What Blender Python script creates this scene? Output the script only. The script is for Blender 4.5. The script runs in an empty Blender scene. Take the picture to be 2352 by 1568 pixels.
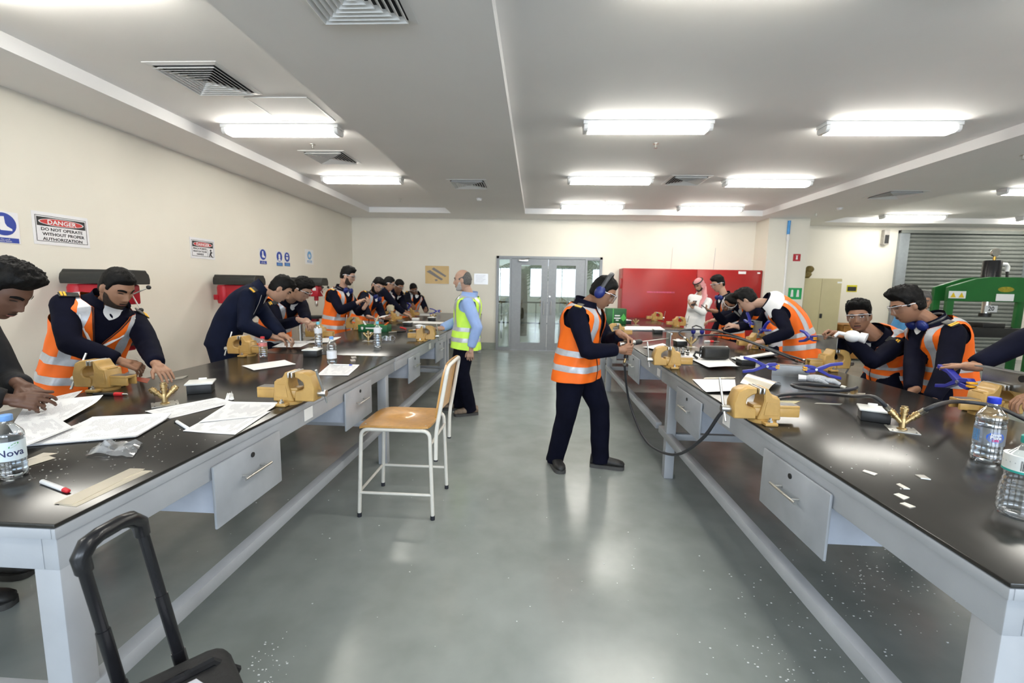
import bpy, bmesh, math, random
import numpy as np
from mathutils import Vector, Matrix, noise

# ------------------------------------------------------------------ camera
F_PX, PW, PH = 1024.0, 2352, 1568
CAM_H = 1.50
PITCH, YAW, ROLL = math.radians(7.03), math.radians(2.98), math.radians(-1.06)
sc = bpy.context.scene
col = sc.collection
_cp, _sp, _cy, _sy = math.cos(PITCH), math.sin(PITCH), math.cos(YAW), math.sin(YAW)
FWD = Vector((-_sy * _cp, _cy * _cp, -_sp))
_rt = Vector((_cy, _sy, 0.0))
_up = _rt.cross(FWD)
RT = math.cos(ROLL) * _rt - math.sin(ROLL) * _up
UP = math.sin(ROLL) * _rt + math.cos(ROLL) * _up
CAM = Vector((0, 0, CAM_H))
cam_d = bpy.data.cameras.new('camera')
cam = bpy.data.objects.new('camera', cam_d)
col.objects.link(cam)
cam_d.sensor_width = 36.0
cam_d.lens = F_PX / PW * 36.0
cam_d.clip_start = 0.05
cam.matrix_world = Matrix(((RT.x, UP.x, -FWD.x, 0), (RT.y, UP.y, -FWD.y, 0), (RT.z, UP.z, -FWD.z, CAM_H), (0, 0, 0, 1)))
cam_d.dof.use_dof = True
cam_d.dof.focus_distance = 1.9
cam_d.dof.aperture_fstop = 3.5
sc.camera = cam
# ------------------------------------------------------------------ world, light, exposure
world = bpy.data.worlds.new('world')
sc.world = world
world.use_nodes = True
wn = world.node_tree.nodes
wn['Background'].inputs[0].default_value = (0.80, 0.88, 1.0, 1)
wn['Background'].inputs[1].default_value = 0.75
sc.view_settings.view_transform = 'Standard'
sc.view_settings.look = 'None'
sc.view_settings.gamma = 1.0
sc.view_settings.use_curve_mapping = False
sc.view_settings.exposure = 1.28
LAMP_STRENGTH = 15.0
DAY_POWER = 75.0
for k, wx in enumerate((-2.6, 1.0, 4.6)):      # daylight entering by the window wall behind the camera
    ld = bpy.data.lights.new('window_daylight', 'AREA')
    ld.shape = 'RECTANGLE'; ld.size = 2.8; ld.size_y = 1.7
    ld.energy = DAY_POWER; ld.color = (0.74, 0.86, 1.0)
    lo = bpy.data.objects.new('window_daylight', ld)
    col.objects.link(lo)
    lo.location = (wx, -5.35, 1.75)
    lo.rotation_euler = (math.radians(90), 0, 0)
try:
    sc.cycles.use_denoising = True
    sc.cycles.max_bounces = 7
    sc.cycles.adaptive_threshold = 0.03
    sc.cycles.diffuse_bounces = 3
    sc.cycles.glossy_bounces = 3
    sc.cycles.transmission_bounces = 8
    sc.cycles.transparent_max_bounces = 12
    sc.cycles.caustics_reflective = False
    sc.cycles.caustics_refractive = False
    sc.cycles.sample_clamp_indirect = 8.0
except Exception:
    pass

# ------------------------------------------------------------------ helpers
def px(x, y, axis, val):
    """photo pixel -> world point on the plane axis = val (bench top, floor, wall ...)"""
    d = RT * ((x - PW / 2) / F_PX) - UP * ((y - PH / 2) / F_PX) + FWD
    i = 'xyz'.index(axis)
    return CAM + d * ((val - CAM[i]) / d[i])

def lin(r, g, b):
    f = lambda c: (c / 255.0 / 12.92) if c / 255.0 < 0.04045 else ((c / 255.0 + 0.055) / 1.055) ** 2.4
    return (f(r), f(g), f(b))

MATS = {}
def M(name, c, rough=0.5, metal=0.0, var=0.12, scale=18.0, bump=0.0, bscale=60.0, emit=0.0, trans=0.0, ior=1.45, coat=0.0, spec=0.5, alpha=1.0):
    if name in MATS:
        return MATS[name]
    m = bpy.data.materials.new(name); m.use_nodes = True
    nt = m.node_tree; b = nt.nodes['Principled BSDF']
    b.inputs['Roughness'].default_value = rough
    b.inputs['Metallic'].default_value = metal
    b.inputs['IOR'].default_value = ior
    b.inputs['Transmission Weight'].default_value = trans
    b.inputs['Coat Weight'].default_value = coat
    b.inputs['Specular IOR Level'].default_value = spec
    b.inputs['Base Color'].default_value = (*c, 1)
    tc = nt.nodes.new('ShaderNodeTexCoord')
    if var > 0:
        n = nt.nodes.new('ShaderNodeTexNoise'); n.inputs['Scale'].default_value = scale; n.inputs['Detail'].default_value = 4
        r = nt.nodes.new('ShaderNodeValToRGB')
        r.color_ramp.elements[0].position = 0.3; r.color_ramp.elements[1].position = 0.7
        r.color_ramp.elements[0].color = (*[x * (1 - var) for x in c], 1)
        r.color_ramp.elements[1].color = (*[min(1, x * (1 + var)) for x in c], 1)
        nt.links.new(tc.outputs['Object'], n.inputs['Vector'])
        nt.links.new(n.outputs['Fac'], r.inputs['Fac'])
        nt.links.new(r.outputs['Color'], b.inputs['Base Color'])
    if bump > 0:
        n2 = nt.nodes.new('ShaderNodeTexNoise'); n2.inputs['Scale'].default_value = bscale; n2.inputs['Detail'].default_value = 3
        bp = nt.nodes.new('ShaderNodeBump'); bp.inputs['Strength'].default_value = bump; bp.inputs['Distance'].default_value = 0.01
        nt.links.new(tc.outputs['Object'], n2.inputs['Vector'])
        nt.links.new(n2.outputs['Fac'], bp.inputs['Height'])
        nt.links.new(bp.outputs['Normal'], b.inputs['Normal'])
    if emit > 0:
        b.inputs['Emission Color'].default_value = (*c, 1); b.inputs['Emission Strength'].default_value = emit
    MATS[name] = m
    return m

def thin_clear(name, tint=(0.95, 0.97, 1.0), gloss=0.12, rough=0.05, haze=0.0):
    """thin clear plastic or glass: see-through with a fresnel gloss"""
    if name in MATS:
        return MATS[name]
    m = bpy.data.materials.new(name); m.use_nodes = True
    nt = m.node_tree; nt.nodes.clear()
    out = nt.nodes.new('ShaderNodeOutputMaterial')
    tr = nt.nodes.new('ShaderNodeBsdfTransparent'); tr.inputs[0].default_value = (*tint, 1)
    gl = nt.nodes.new('ShaderNodeBsdfGlossy'); gl.inputs['Roughness'].default_value = rough
    lw = nt.nodes.new('ShaderNodeLayerWeight'); lw.inputs['Blend'].default_value = 0.35
    mp = nt.nodes.new('ShaderNodeMapRange'); mp.inputs['To Min'].default_value = gloss; mp.inputs['To Max'].default_value = 0.75
    mx = nt.nodes.new('ShaderNodeMixShader')
    nt.links.new(lw.outputs['Facing'], mp.inputs['Value'])
    nt.links.new(mp.outputs['Result'], mx.inputs[0])
    nt.links.new(tr.outputs[0], mx.inputs[1]); nt.links.new(gl.outputs[0], mx.inputs[2])
    last = mx
    if haze > 0:
        df = nt.nodes.new('ShaderNodeBsdfTranslucent'); df.inputs[0].default_value = (0.9, 0.92, 0.95, 1)
        d2 = nt.nodes.new('ShaderNodeBsdfDiffuse'); d2.inputs[0].default_value = (0.9, 0.92, 0.95, 1)
        a = nt.nodes.new('ShaderNodeMixShader'); a.inputs[0].default_value = 0.5
        nt.links.new(df.outputs[0], a.inputs[1]); nt.links.new(d2.outputs[0], a.inputs[2])
        mh = nt.nodes.new('ShaderNodeMixShader'); mh.inputs[0].default_value = haze
        nt.links.new(mx.outputs[0], mh.inputs[1]); nt.links.new(a.outputs[0], mh.inputs[2]); last = mh
    nt.links.new(last.outputs[0], out.inputs[0])
    MATS[name] = m
    return m

class MB:
    """collects shapes that become ONE mesh object"""
    def __init__(s):
        s.v, s.f, s.uv = [], [], None
    def add(s, v, f):
        o = len(s.v)
        s.v += [Vector(p) for p in v]
        s.f += [tuple(i + o for i in q) for q in f]
        return s
    def box(s, x0, x1, y0, y1, z0, z1, bev=0.0, rot=None, seg=2):
        bm = bmesh.new()
        bmesh.ops.create_cube(bm, size=1)
        for v in bm.verts:
            v.co = Vector(((x0 + x1) / 2 + v.co.x * (x1 - x0), (y0 + y1) / 2 + v.co.y * (y1 - y0), (z0 + z1) / 2 + v.co.z * (z1 - z0)))
        if bev > 0:
            bmesh.ops.bevel(bm, geom=bm.edges[:], offset=bev, segments=seg, affect='EDGES', profile=0.5)
        return s._bm(bm, rot)
    def _bm(s, bm, mat=None):
        bm.verts.index_update()
        vs = [(mat @ v.co) if mat else v.co.copy() for v in bm.verts]
        s.add(vs, [tuple(v.index for v in f.verts) for f in bm.faces])
        bm.free()
        return s
    def prism(s, poly, axis, a, b, bev=0.0, mat=None):
        """polygon in the two other axes (cyclic order after axis), extruded along axis from a to b"""
        bm = bmesh.new()
        def P(u, v, w):
            return {'x': Vector((w, u, v)), 'y': Vector((u, w, v)), 'z': Vector((u, v, w))}[axis]
        lo = [bm.verts.new(P(u, v, a)) for u, v in poly]
        hi = [bm.verts.new(P(u, v, b)) for u, v in poly]
        n = len(poly)
        bm.faces.new(lo); bm.faces.new(hi[::-1])
        for i in range(n):
            bm.faces.new((lo[i], hi[i], hi[(i + 1) % n], lo[(i + 1) % n]))
        bmesh.ops.recalc_face_normals(bm, faces=bm.faces[:])
        if bev > 0:
            bmesh.ops.bevel(bm, geom=bm.edges[:], offset=bev, segments=1, affect='EDGES')
        bmesh.ops.triangulate(bm, faces=[f for f in bm.faces if len(f.verts) > 4])
        return s._bm(bm, mat)
    def tube(s, pts, r, n=10, cap=True, flat=None):
        pts = [Vector(p) for p in pts]
        rs = r if isinstance(r, (list, tuple)) else [r] * len(pts)
        up = None; base = len(s.v); T0 = None
        for i, p in enumerate(pts):
            t = (pts[min(i + 1, len(pts) - 1)] - pts[max(i - 1, 0)]).normalized()
            if up is None:
                up = Vector((0, 0, 1)) if abs(t.z) < 0.9 else Vector((1, 0, 0))
                if flat is not None: up = Vector(flat[2])
            up = (up - t * up.dot(t)).normalized()
            sd = t.cross(up)
            a, b = (flat[0], flat[1]) if flat is not None else (1, 1)
            for k in range(n):
                an = 2 * math.pi * k / n
                s.v.append(p + sd * (math.cos(an) * rs[i] * a) + up * (math.sin(an) * rs[i] * b))
        for i in range(len(pts) - 1):
            for k in range(n):
                q = base + i * n
                s.f.append((q + k, q + (k + 1) % n, q + n + (k + 1) % n, q + n + k))
        if cap:
            s.f.append(tuple(base + k for k in range(n))[::-1])
            q = base + (len(pts) - 1) * n
            s.f.append(tuple(q + k for k in range(n)))
        return s
    def lathe(s, prof, n=24, c=(0, 0, 0), mat=None):
        base = len(s.v); c = Vector(c)
        for r, z in prof:
            for k in range(n):
                an = 2 * math.pi * k / n
                p = Vector((r * math.cos(an), r * math.sin(an), z))
                s.v.append((mat @ p if mat else p) + c)
        m = len(prof)
        for i in range(m - 1):
            for k in range(n):
                q = base + i * n
                s.f.append((q + k, q + (k + 1) % n, q + n + (k + 1) % n, q + n + k))
        if prof[0][0] > 1e-5: s.f.append(tuple(base + k for k in range(n))[::-1])
        if prof[-1][0] > 1e-5: s.f.append(tuple(base + (m - 1) * n + k for k in range(n)))
        return s
    def ell(s, c, r, n=16, m=10, mat=None):
        base = len(s.v); c = Vector(c)
        for i in range(m + 1):
            ph = -math.pi / 2 + math.pi * i / m
            for k in range(n):
                an = 2 * math.pi * k / n
                p = Vector((r[0] * math.cos(ph) * math.cos(an), r[1] * math.cos(ph) * math.sin(an), r[2] * math.sin(ph)))
                s.v.append((mat @ p if mat else p) + c)
        for i in range(m):
            for k in range(n):
                q = base + i * n
                s.f.append((q + k, q + (k + 1) % n, q + n + (k + 1) % n, q + n + k))
        return s
    def mesh(s, name, smooth=True, ang=0.7, mats=None):
        me = bpy.data.meshes.new(name)
        me.from_pydata([tuple(v) for v in s.v], [], s.f)
        if s.uv:
            l = me.uv_layers.new(name='UVMap')
            for lp in me.loops:
                l.data[lp.index].uv = s.uv[lp.vertex_index]
        if smooth and len(me.polygons):
            me.polygons.foreach_set('use_smooth', [True] * len(me.polygons))
            me.set_sharp_from_angle(angle=ang)
        return me

def obj(name, mb, mat, parent=None, smooth=True, ang=0.7, label=None):
    me = mb if isinstance(mb, bpy.types.Mesh) else mb.mesh(name, smooth, ang)
    if mat is not None and len(me.materials) == 0:
        for x in (mat if isinstance(mat, (list, tuple)) else [mat]): me.materials.append(x)
    o = bpy.data.objects.new(name, me)
    col.objects.link(o)
    if parent is not None: o.parent = parent
    if label: o['label'] = label
    return o

def tag(o, label, cat, group=None):
    o['label'] = label; o['category'] = cat
    if group: o['group'] = group
    return o

def thing(name, label, cat, loc=(0, 0, 0), rz=0.0, group=None):
    o = bpy.data.objects.new(name, None)
    o.empty_display_size = 0.05
    col.objects.link(o)
    o.location = loc; o.rotation_euler = (0, 0, rz)
    return tag(o, label, cat, group)

def struct(name, mb, mat, parent=None, smooth=False):
    o = obj(name, mb, mat, parent, smooth)
    if parent is None: o['kind'] = 'structure'
    return o

def dup(root, loc, rz, label=None, group=None):
    r = root.copy(); col.objects.link(r); r.location = loc; r.rotation_euler = (0, 0, rz)
    if label: r['label'] = label
    if group: r['group'] = group
    for ch in list(root.children):
        c = ch.copy(); col.objects.link(c); c.parent = r
        for g in list(ch.children):
            d = g.copy(); col.objects.link(d); d.parent = c
    return r

def text_mesh(body, size, align='CENTER', extrude=0.0, bold=0.0, sx=1.0):
    cu = bpy.data.curves.new('lettering', 'FONT')
    cu.body = body; cu.size = size; cu.align_x = align; cu.align_y = 'CENTER'
    cu.extrude = extrude; cu.offset = bold; cu.resolution_u = 2
    o = bpy.data.objects.new('lettering', cu); col.objects.link(o)
    dg = bpy.context.evaluated_depsgraph_get()
    me = bpy.data.meshes.new_from_object(o.evaluated_get(dg))
    bpy.data.objects.remove(o); bpy.data.curves.remove(cu)
    me.materials.clear()
    if sx != 1.0:
        for v in me.vertices: v.co.x *= sx
    return me

def lettering(parent, body, size, mat, loc, rot, sx=1.0, bold=0.0, align='CENTER'):
    o = obj('lettering', text_mesh(body, size, align, 0.0003, bold, sx), mat, parent)
    o.location = loc; o.rotation_euler = rot
    return o
# ------------------------------------------------------------------ the room
XL, XR, YF, YR, YB = -4.365, 12.6, 10.50, 11.00, -5.2
ZC, ZT, ZTOP = 3.035, 3.145, 3.4
wall_m = M('cream_wall_paint', (0.80, 0.762, 0.665), 0.55, var=0.03, scale=1.2, bump=0.03, bscale=180)
ceil_m = M('white_ceiling_paint', (0.87, 0.86, 0.85), 0.7, var=0.02, scale=1.0)
skirt_m = M('grey_green_skirting', (0.33, 0.36, 0.31), 0.35, var=0.06)
grey_m = M('grey_door_paint', (0.30, 0.32, 0.34), 0.4, var=0.04)
white_m = M('white_plastic', (0.80, 0.80, 0.79), 0.4, var=0.02)
steel_m = M('brushed_steel', (0.62, 0.61, 0.58), 0.28, metal=1.0, var=0.08, scale=40)
black_m = M('black_plastic', (0.018, 0.018, 0.018), 0.45, var=0.1)
dark_m = M('dark_gap', (0.03, 0.03, 0.032), 0.7, var=0.05)
paper_m = M('plain_white_paper', (0.84, 0.84, 0.83), 0.6, var=0.02, scale=6)

def floor_material():
    m = bpy.data.materials.new('grey_green_epoxy_floor'); m.use_nodes = True
    nt = m.node_tree; b = nt.nodes['Principled BSDF']
    tc = nt.nodes.new('ShaderNodeTexCoord')
    n1 = nt.nodes.new('ShaderNodeTexNoise'); n1.inputs['Scale'].default_value = 0.9; n1.inputs['Detail'].default_value = 6
    n2 = nt.nodes.new('ShaderNodeTexNoise'); n2.inputs['Scale'].default_value = 5.0; n2.inputs['Detail'].default_value = 5
    mx = nt.nodes.new('ShaderNodeMix'); mx.data_type = 'FLOAT'; mx.inputs[0].default_value = 0.4
    r = nt.nodes.new('ShaderNodeValToRGB')
    r.color_ramp.elements[0].position = 0.32; r.color_ramp.elements[0].color = (0.235, 0.258, 0.246, 1)
    r.color_ramp.elements[1].position = 0.68; r.color_ramp.elements[1].color = (0.335, 0.362, 0.35, 1)
    for n in (n1, n2): nt.links.new(tc.outputs['Object'], n.inputs['Vector'])
    nt.links.new(n1.outputs['Fac'], mx.inputs[2]); nt.links.new(n2.outputs['Fac'], mx.inputs[3])
    nt.links.new(mx.outputs[0], r.inputs['Fac']); nt.links.new(r.outputs['Color'], b.inputs['Base Color'])
    mp = nt.nodes.new('ShaderNodeMapRange'); mp.inputs['To Min'].default_value = 0.17; mp.inputs['To Max'].default_value = 0.27
    nt.links.new(n1.outputs['Fac'], mp.inputs['Value']); nt.links.new(mp.outputs['Result'], b.inputs['Roughness'])
    bp = nt.nodes.new('ShaderNodeBump'); bp.inputs['Strength'].default_value = 0.06; bp.inputs['Distance'].default_value = 0.02
    nt.links.new(n1.outputs['Fac'], bp.inputs['Height']); nt.links.new(bp.outputs['Normal'], b.inputs['Normal'])
    b.inputs['Specular IOR Level'].default_value = 0.6
    return m

struct('floor', MB().box(XL - 0.2, XR, YB - 0.2, YR + 0.2, -0.15, 0), floor_material())
struct('wall_left', MB().box(XL - 0.2, XL, YB - 0.2, YR + 0.2, 0, ZTOP), wall_m)
DX0, DX1, DZ = -0.936, 1.50, 2.20
w = MB()
w.box(XL, DX0, YF, YF + 0.2, 0, ZTOP); w.box(DX1, 4.88, YF, YF + 0.2, 0, ZTOP); w.box(DX0, DX1, YF, YF + 0.2, DZ, ZTOP)
struct('wall_back', w, wall_m)
struct('wall_column', MB().box(4.88, 5.72, 9.94, YR + 0.2, 0, ZC), wall_m)
SX0, SX1, SZ = 8.32, 11.25, 2.95
w = MB()
w.box(5.72, SX0, YR, YR + 0.2, 0, ZTOP); w.box(SX1, XR, YR, YR + 0.2, 0, ZTOP); w.box(SX0, SX1, YR, YR + 0.2, SZ, ZTOP)
struct('wall_back_right', w, wall_m)
struct('wall_right', MB().box(XR, XR + 0.2, YB - 0.2, YR + 0.2, 0, ZTOP), wall_m)
w = MB()                                      # wall behind the camera with three window openings
for a, b in ((XL, -4.0), (-1.2, -0.4), (2.4, 3.2), (6.0, XR)): w.box(a, b, YB - 0.2, YB, 0, ZTOP)
for a, b in ((-4.0, -1.2), (-0.4, 2.4), (3.2, 6.0)):
    w.box(a, b, YB - 0.2, YB, 0, 0.9); w.box(a, b, YB - 0.2, YB, 2.6, ZTOP)
struct('wall_front', w, wall_m)
for i, a in enumerate((-4.0, -0.4, 3.2)):
    f = MB()
    for q in (0, 0.9, 1.85, 2.75): f.box(a + q, a + q + 0.05, YB - 0.12, YB - 0.06, 0.9, 2.6)
    f.box(a, a + 2.8, YB - 0.12, YB - 0.06, 0.9, 0.95); f.box(a, a + 2.8, YB - 0.12, YB - 0.06, 2.55, 2.6)
    struct('window_%d' % (i + 1), f, grey_m)
for nm, a, b in (('baseboard_back', XL, DX0), ('baseboard_back_right', DX1, 4.88)):
    struct(nm, MB().box(a, b, YF - 0.012, YF, 0, 0.165, 0.003), skirt_m)
struct('baseboard_left', MB().box(XL, XL + 0.012, YB, YF - 0.012, 0, 0.165, 0.003), skirt_m)
struct('baseboard_column', MB().box(4.87, 5.73, 9.925, 9.94, 0, 0.165, 0.003), skirt_m)
struct('baseboard_right', MB().box(5.73, SX0 - 0.05, YR - 0.012, YR, 0, 0.165, 0.003), skirt_m)

# ceiling: lowered soffits around three raised trays
c = MB()
TL0, TL1, TR0, TR1, T30, T31 = -3.645, -1.86, -0.28, 4.62, 6.30, 11.9
TY = 9.72; T3Y = 10.45; TB = -4.7
for a, b in ((XL, TL0), (TL1, TR0), (TR1, T30), (T31, XR)): c.box(a, b, YB, YR, ZC, ZTOP)
for a, b, y1 in ((TL0, TL1, TY), (TR0, TR1, TY), (T30, T31, T3Y)):
    c.box(a, b, y1, YR, ZC, ZTOP); c.box(a, b, YB, TB, ZC, ZTOP); c.box(a, b, TB, y1, ZT, ZTOP)
struct('ceiling', c, ceil_m)

# ------------------------------------------------------------------ glazed double door with side lights
glass_m = thin_clear('door_glass', (0.62, 0.68, 0.62), gloss=0.16, rough=0.02)
door = bpy.data.objects.new('door_1', None); col.objects.link(door); door['kind'] = 'structure'
door.location = (0, YF, 0)
f = MB(); T = 0.055
f.box(DX0, DX0 + T, -0.04, 0.10, 0, DZ); f.box(DX1 - T, DX1, -0.04, 0.10, 0, DZ); f.box(DX0, DX1, -0.04, 0.10, DZ - T, DZ)
L0, L1, LM = -0.585, 1.115, 0.265
f.box(L0 - 0.045, L0, -0.04, 0.10, 0, DZ - T); f.box(L1, L1 + 0.045, -0.04, 0.10, 0, DZ - T)
for a, b in ((DX0 + T, L0 - 0.045), (L1 + 0.045, DX1 - T)):
    f.box(a, b, -0.03, 0.06, 0, 0.07); f.box(a, b, -0.03, 0.06, DZ - T - 0.02, DZ - T)
obj('door_frame', f, grey_m, door, smooth=False)
for a, b in ((DX0 + T, L0 - 0.045), (L1 + 0.045, DX1 - T)):
    obj('pane', MB().box(a, b, 0.01, 0.016, 0.07, DZ - T - 0.02), glass_m, door, smooth=False)
for k, (a, b) in enumerate(((L0 + 0.004, LM - 0.004), (LM + 0.004, L1 - 0.004))):
    q = MB(); ga, gb = (-0.36, 0.11) if k == 0 else (0.46, 0.90); g0, g1 = 0.19, 2.0
    q.box(a, ga, -0.02, 0.03, 0.01, DZ - T - 0.005); q.box(gb, b, -0.02, 0.03, 0.01, DZ - T - 0.005)
    q.box(ga, gb, -0.02, 0.03, 0.01, g0); q.box(ga, gb, -0.02, 0.03, g1, DZ - T - 0.005)
    leaf = obj('door_leaf', q, grey_m, door, smooth=False)
    obj('pane', MB().box(ga, gb, 0.0, 0.006, g0, g1), glass_m, leaf, smooth=False)
    hx = LM + (-0.085 if k == 0 else 0.085)
    h = MB().tube([(hx, -0.06, 0.86), (hx, -0.06, 1.18)], 0.011, 10)
    for z in (0.89, 1.15): h.tube([(hx, -0.06, z), (hx, -0.02, z)], 0.008, 8)
    obj('pull_handle', h, steel_m, leaf)
    if k == 0:
        h = MB().box(-0.42, -0.2, -0.07, -0.02, 2.075, 2.125, 0.006); h.tube([(-0.35, -0.05, 2.12), (-0.16, -0.06, 2.165)], 0.008, 6)
        obj('door_closer', h, steel_m, leaf)
    else:
        obj('lock_cylinder', MB().lathe([(0.02, 0), (0.02, 0.012), (0, 0.014)], 12, (LM + 0.05, -0.034, 1.28), Matrix.Rotation(math.radians(90), 3, 'X').to_4x4()), steel_m, leaf)
# what shows through the door: paved yard, a palm, a railing
struct('ground_outside', MB().box(-12, 14, YR + 0.2, 40, -0.2, -0.02), M('pale_paving', (0.50, 0.46, 0.40), 0.7))
struct('wall_outside', MB().box(-14, 16, 24, 24.3, -0.02, 2.6), M('pale_render', (0.62, 0.60, 0.56), 0.8))
leaf_m = M('palm_green', (0.07, 0.13, 0.035), 0.55, var=0.4, scale=5)
bark_m = M('palm_bark', (0.12, 0.09, 0.06), 0.9, var=0.3, scale=12)
def palm(x, y, h, s, label):
    t = thing('palm_tree', label, 'tree', (x, y, 0), 0, 'trees outside the door')
    obj('trunk', MB().tube([(0, 0, -0.02), (0.03, 0, h * 0.5), (0.0, 0.02, h)], [0.14, 0.11, 0.10], 10), bark_m, t)
    rd = random.Random(int(x * 10) + 77)
    for k in range(13):
        a = k * 2.4 + rd.random() * 0.3; e = 0.35 + 0.55 * rd.random()
        mb = MB(); pts = []
        for i in range(9):
            u = i / 8
            pts.append(Vector((math.cos(a) * u * s, math.sin(a) * u * s, h + s * (e * u - 1.05 * u * u))))
        mb.tube(pts, [0.018 * (1 - 0.8 * i / 8) for i in range(9)], 5)
        sd = Vector((-math.sin(a), math.cos(a), 0))
        for i in range(1, 9):
            for q in (-1, 1):
                for d in (0, 0.5):
                    p = pts[i].lerp(pts[i - 1], d); L = s * 0.30 * (1 - 0.5 * abs(i / 8 - 0.4))
                    tip = p + sd * (q * L) + Vector((math.cos(a) * L * .4, math.sin(a) * L * .4, -L * 0.45))
                    n = Vector((0, 0, 0.018)); n2 = (pts[i] - pts[i - 1]).normalized() * 0.03
                    mb.add([p - n2, p + n2, tip], [(0, 1, 2)])
        obj('frond', mb, leaf_m, t, smooth=False)
palm(-0.4, 13.9, 1.95, 1.3, 'leafy palm seen through the glass of the grey double door')
palm(1.55, 17.5, 2.3, 1.5, 'taller palm farther out in the yard beyond the glass door')
rl = thing('yard_railing', 'dark metal railing in the yard beyond the glass door', 'railing', (0, 13.0, 0))
for z in (0.45, 1.05): obj('rail', MB().box(-3, 3, -0.02, 0.02, z - 0.02, z + 0.02), black_m, rl)
for i in range(13): obj('bar', MB().box(-3 + i * 0.5 - 0.012, -3 + i * 0.5 + 0.012, -0.012, 0.012, -0.02, 1.05), black_m, rl)

# ------------------------------------------------------------------ roller shutter
sh = bpy.data.objects.new('door_2', None); col.objects.link(sh); sh['kind'] = 'structure'; sh.location = (0, YR, 0)
shut_m = M('grey_shutter_steel', (0.20, 0.215, 0.20), 0.5, metal=0.1, var=0.06)
fr = MB().box(SX0, SX0 + 0.22, -0.07, 0.12, 0, SZ, 0.004); fr.box(SX1 - 0.1, SX1, -0.07, 0.12, 0, SZ, 0.004)
obj('shutter_guide', fr, M('grey_shutter_frame', (0.28, 0.31, 0.33), 0.4, metal=0.2, var=0.05), sh)
P = 0.09; n = int(SZ / P)
prof = [(0.02, 0), (0.0, 0.010), (-0.010, 0.03), (-0.013, 0.05), (-0.008, 0.068), (0.004, 0.08), (0.02, 0.09)]
slat_me = MB().prism([(y, z) for y, z in prof] + [(0.06, 0.045)], 'x', SX0 + 0.21, SX1 - 0.09).mesh('slat', True, 1.2)
for i in range(n):
    o = obj('slat', slat_me, shut_m, sh); o.location = (0, 0, i * P)
obj('head_box', MB().box(SX0, SX1, -0.1, 0.12, n * P, SZ), shut_m, sh, smooth=False)

# ------------------------------------------------------------------ ceiling fittings
def emissive(name, c, s):
    m = bpy.data.materials.new(name); m.use_nodes = True
    b = m.node_tree.nodes['Principled BSDF']
    b.inputs['Base Color'].default_value = (0.9, 0.9, 0.88, 1); b.inputs['Roughness'].default_value = 0.5
    b.inputs['Emission Color'].default_value = (*c, 1); b.inputs['Emission Strength'].default_value = s
    return m
tube_m = emissive('lit_diffuser', (1.0, 0.965, 0.88), LAMP_STRENGTH)
def light_proto():
    t = thing('ceiling_light', '', 'ceiling light')
    obj('housing', MB().box(-0.635, 0.635, -0.085, 0.085, -0.035, 0, 0.004), white_m, t)
    prof = [(-0.078, -0.036), (-0.074, -0.075), (-0.055, -0.092), (0.055, -0.092), (0.074, -0.075), (0.078, -0.036)]
    obj('diffuser', MB().prism(prof, 'x', -0.585, 0.585), tube_m, t, smooth=False)
    for s in (-1, 1):
        obj('end_cap', MB().prism([(y * 1.04, z * 1.02) for y, z in prof], 'x', s * 0.586, s * 0.628, 0.003), white_m, t)
    return t
GL, GR, G3 = 'lights along the left tray', 'lights in the wide middle tray', 'lights in the tray by the shutter'
rows = {2.5: 'above the near bench ends', 0.25: 'behind the near bench ends'}
spots = [(-2.74, 4.85, 'surface strip light next to the square access panel'), (-2.74, 7.05, 'surface strip light in the left tray between a diffuser and the back wall'),
         (1.06, 4.75, 'surface strip light over the aisle with a sprinkler head beside it'), (3.40, 4.78, 'surface strip light over the students at the right bench'),
         (1.06, 7.0, 'second strip light from the glass door'), (3.40, 7.1, 'strip light right beside the square diffuser in the wide tray'),
         (1.06, 9.2, 'strip light nearest the glass door'), (3.40, 9.3, 'strip light nearest the red cabinet'),
         (7.85, 10.05, 'strip light just in front of the roller shutter'), (7.80, 7.55, 'strip light above the green press'), (10.7, 10.15, 'strip light near the far end of the roller shutter'), (10.7, 7.55, 'strip light in the tray by the right wall')]
for y in (2.5, 0.25):
    for x, nm in ((-2.74, 'left tray'), (1.06, 'wide tray over the aisle'), (3.40, 'wide tray over the right bench'), (7.8, 'shutter tray')):
        spots.append((x, y, 'surface strip light in the %s, %s' % (nm, rows[y])))
lp = light_proto()
for i, (x, y, lb) in enumerate(spots):
    if i == 0:
        o = lp; o.location = (x, y, ZT); o['label'] = lb
    else:
        o = dup(lp, (x, y, ZT), 0, lb)
    o['group'] = GL if x < -1 else (GR if x < 5 else G3)

def air_diffuser(S=0.59):
    t = thing('air_diffuser', '', 'air vent')
    def ring(a, z0, b, z1, th=0.002):
        v = []
        for r, z in ((a, z0), (b, z1)):
            v += [(-r, -r, z), (r, -r, z), (r, r, z), (-r, r, z)]
        f = [(i, (i + 1) % 4, 4 + (i + 1) % 4, 4 + i) for i in range(4)]
        return v, f
    h = S / 2
    m = MB(); v, f = ring(h, -0.004, h - 0.045, -0.008); m.add(v, f); v, f = ring(h, 0, h, -0.004); m.add(v, f)
    obj('frame', m, white_m, t, smooth=False)
    obj('plenum', MB().add([(-h + .04, -h + .04, 0.001 - 0.003), (h - .04, -h + .04, -0.002), (h - .04, h - .04, -0.002), (-h + .04, h - .04, -0.002)], [(0, 1, 2, 3)]), dark_m, t, smooth=False)
    k = 0; r = h - 0.05
    while r > 0.05:
        m = MB(); v, f = ring(r, -0.028, r - 0.026, -0.003); m.add(v, f); v, f = ring(r, -0.028, r + 0.004, -0.026); m.add(v, f)
        obj('louver', m, white_m, t, smooth=False); r -= 0.036
    m = MB(); v, f = ring(r, -0.028, 0.001, -0.004); m.add(v, f); obj('louver', m, white_m, t, smooth=False)
    return t
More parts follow.
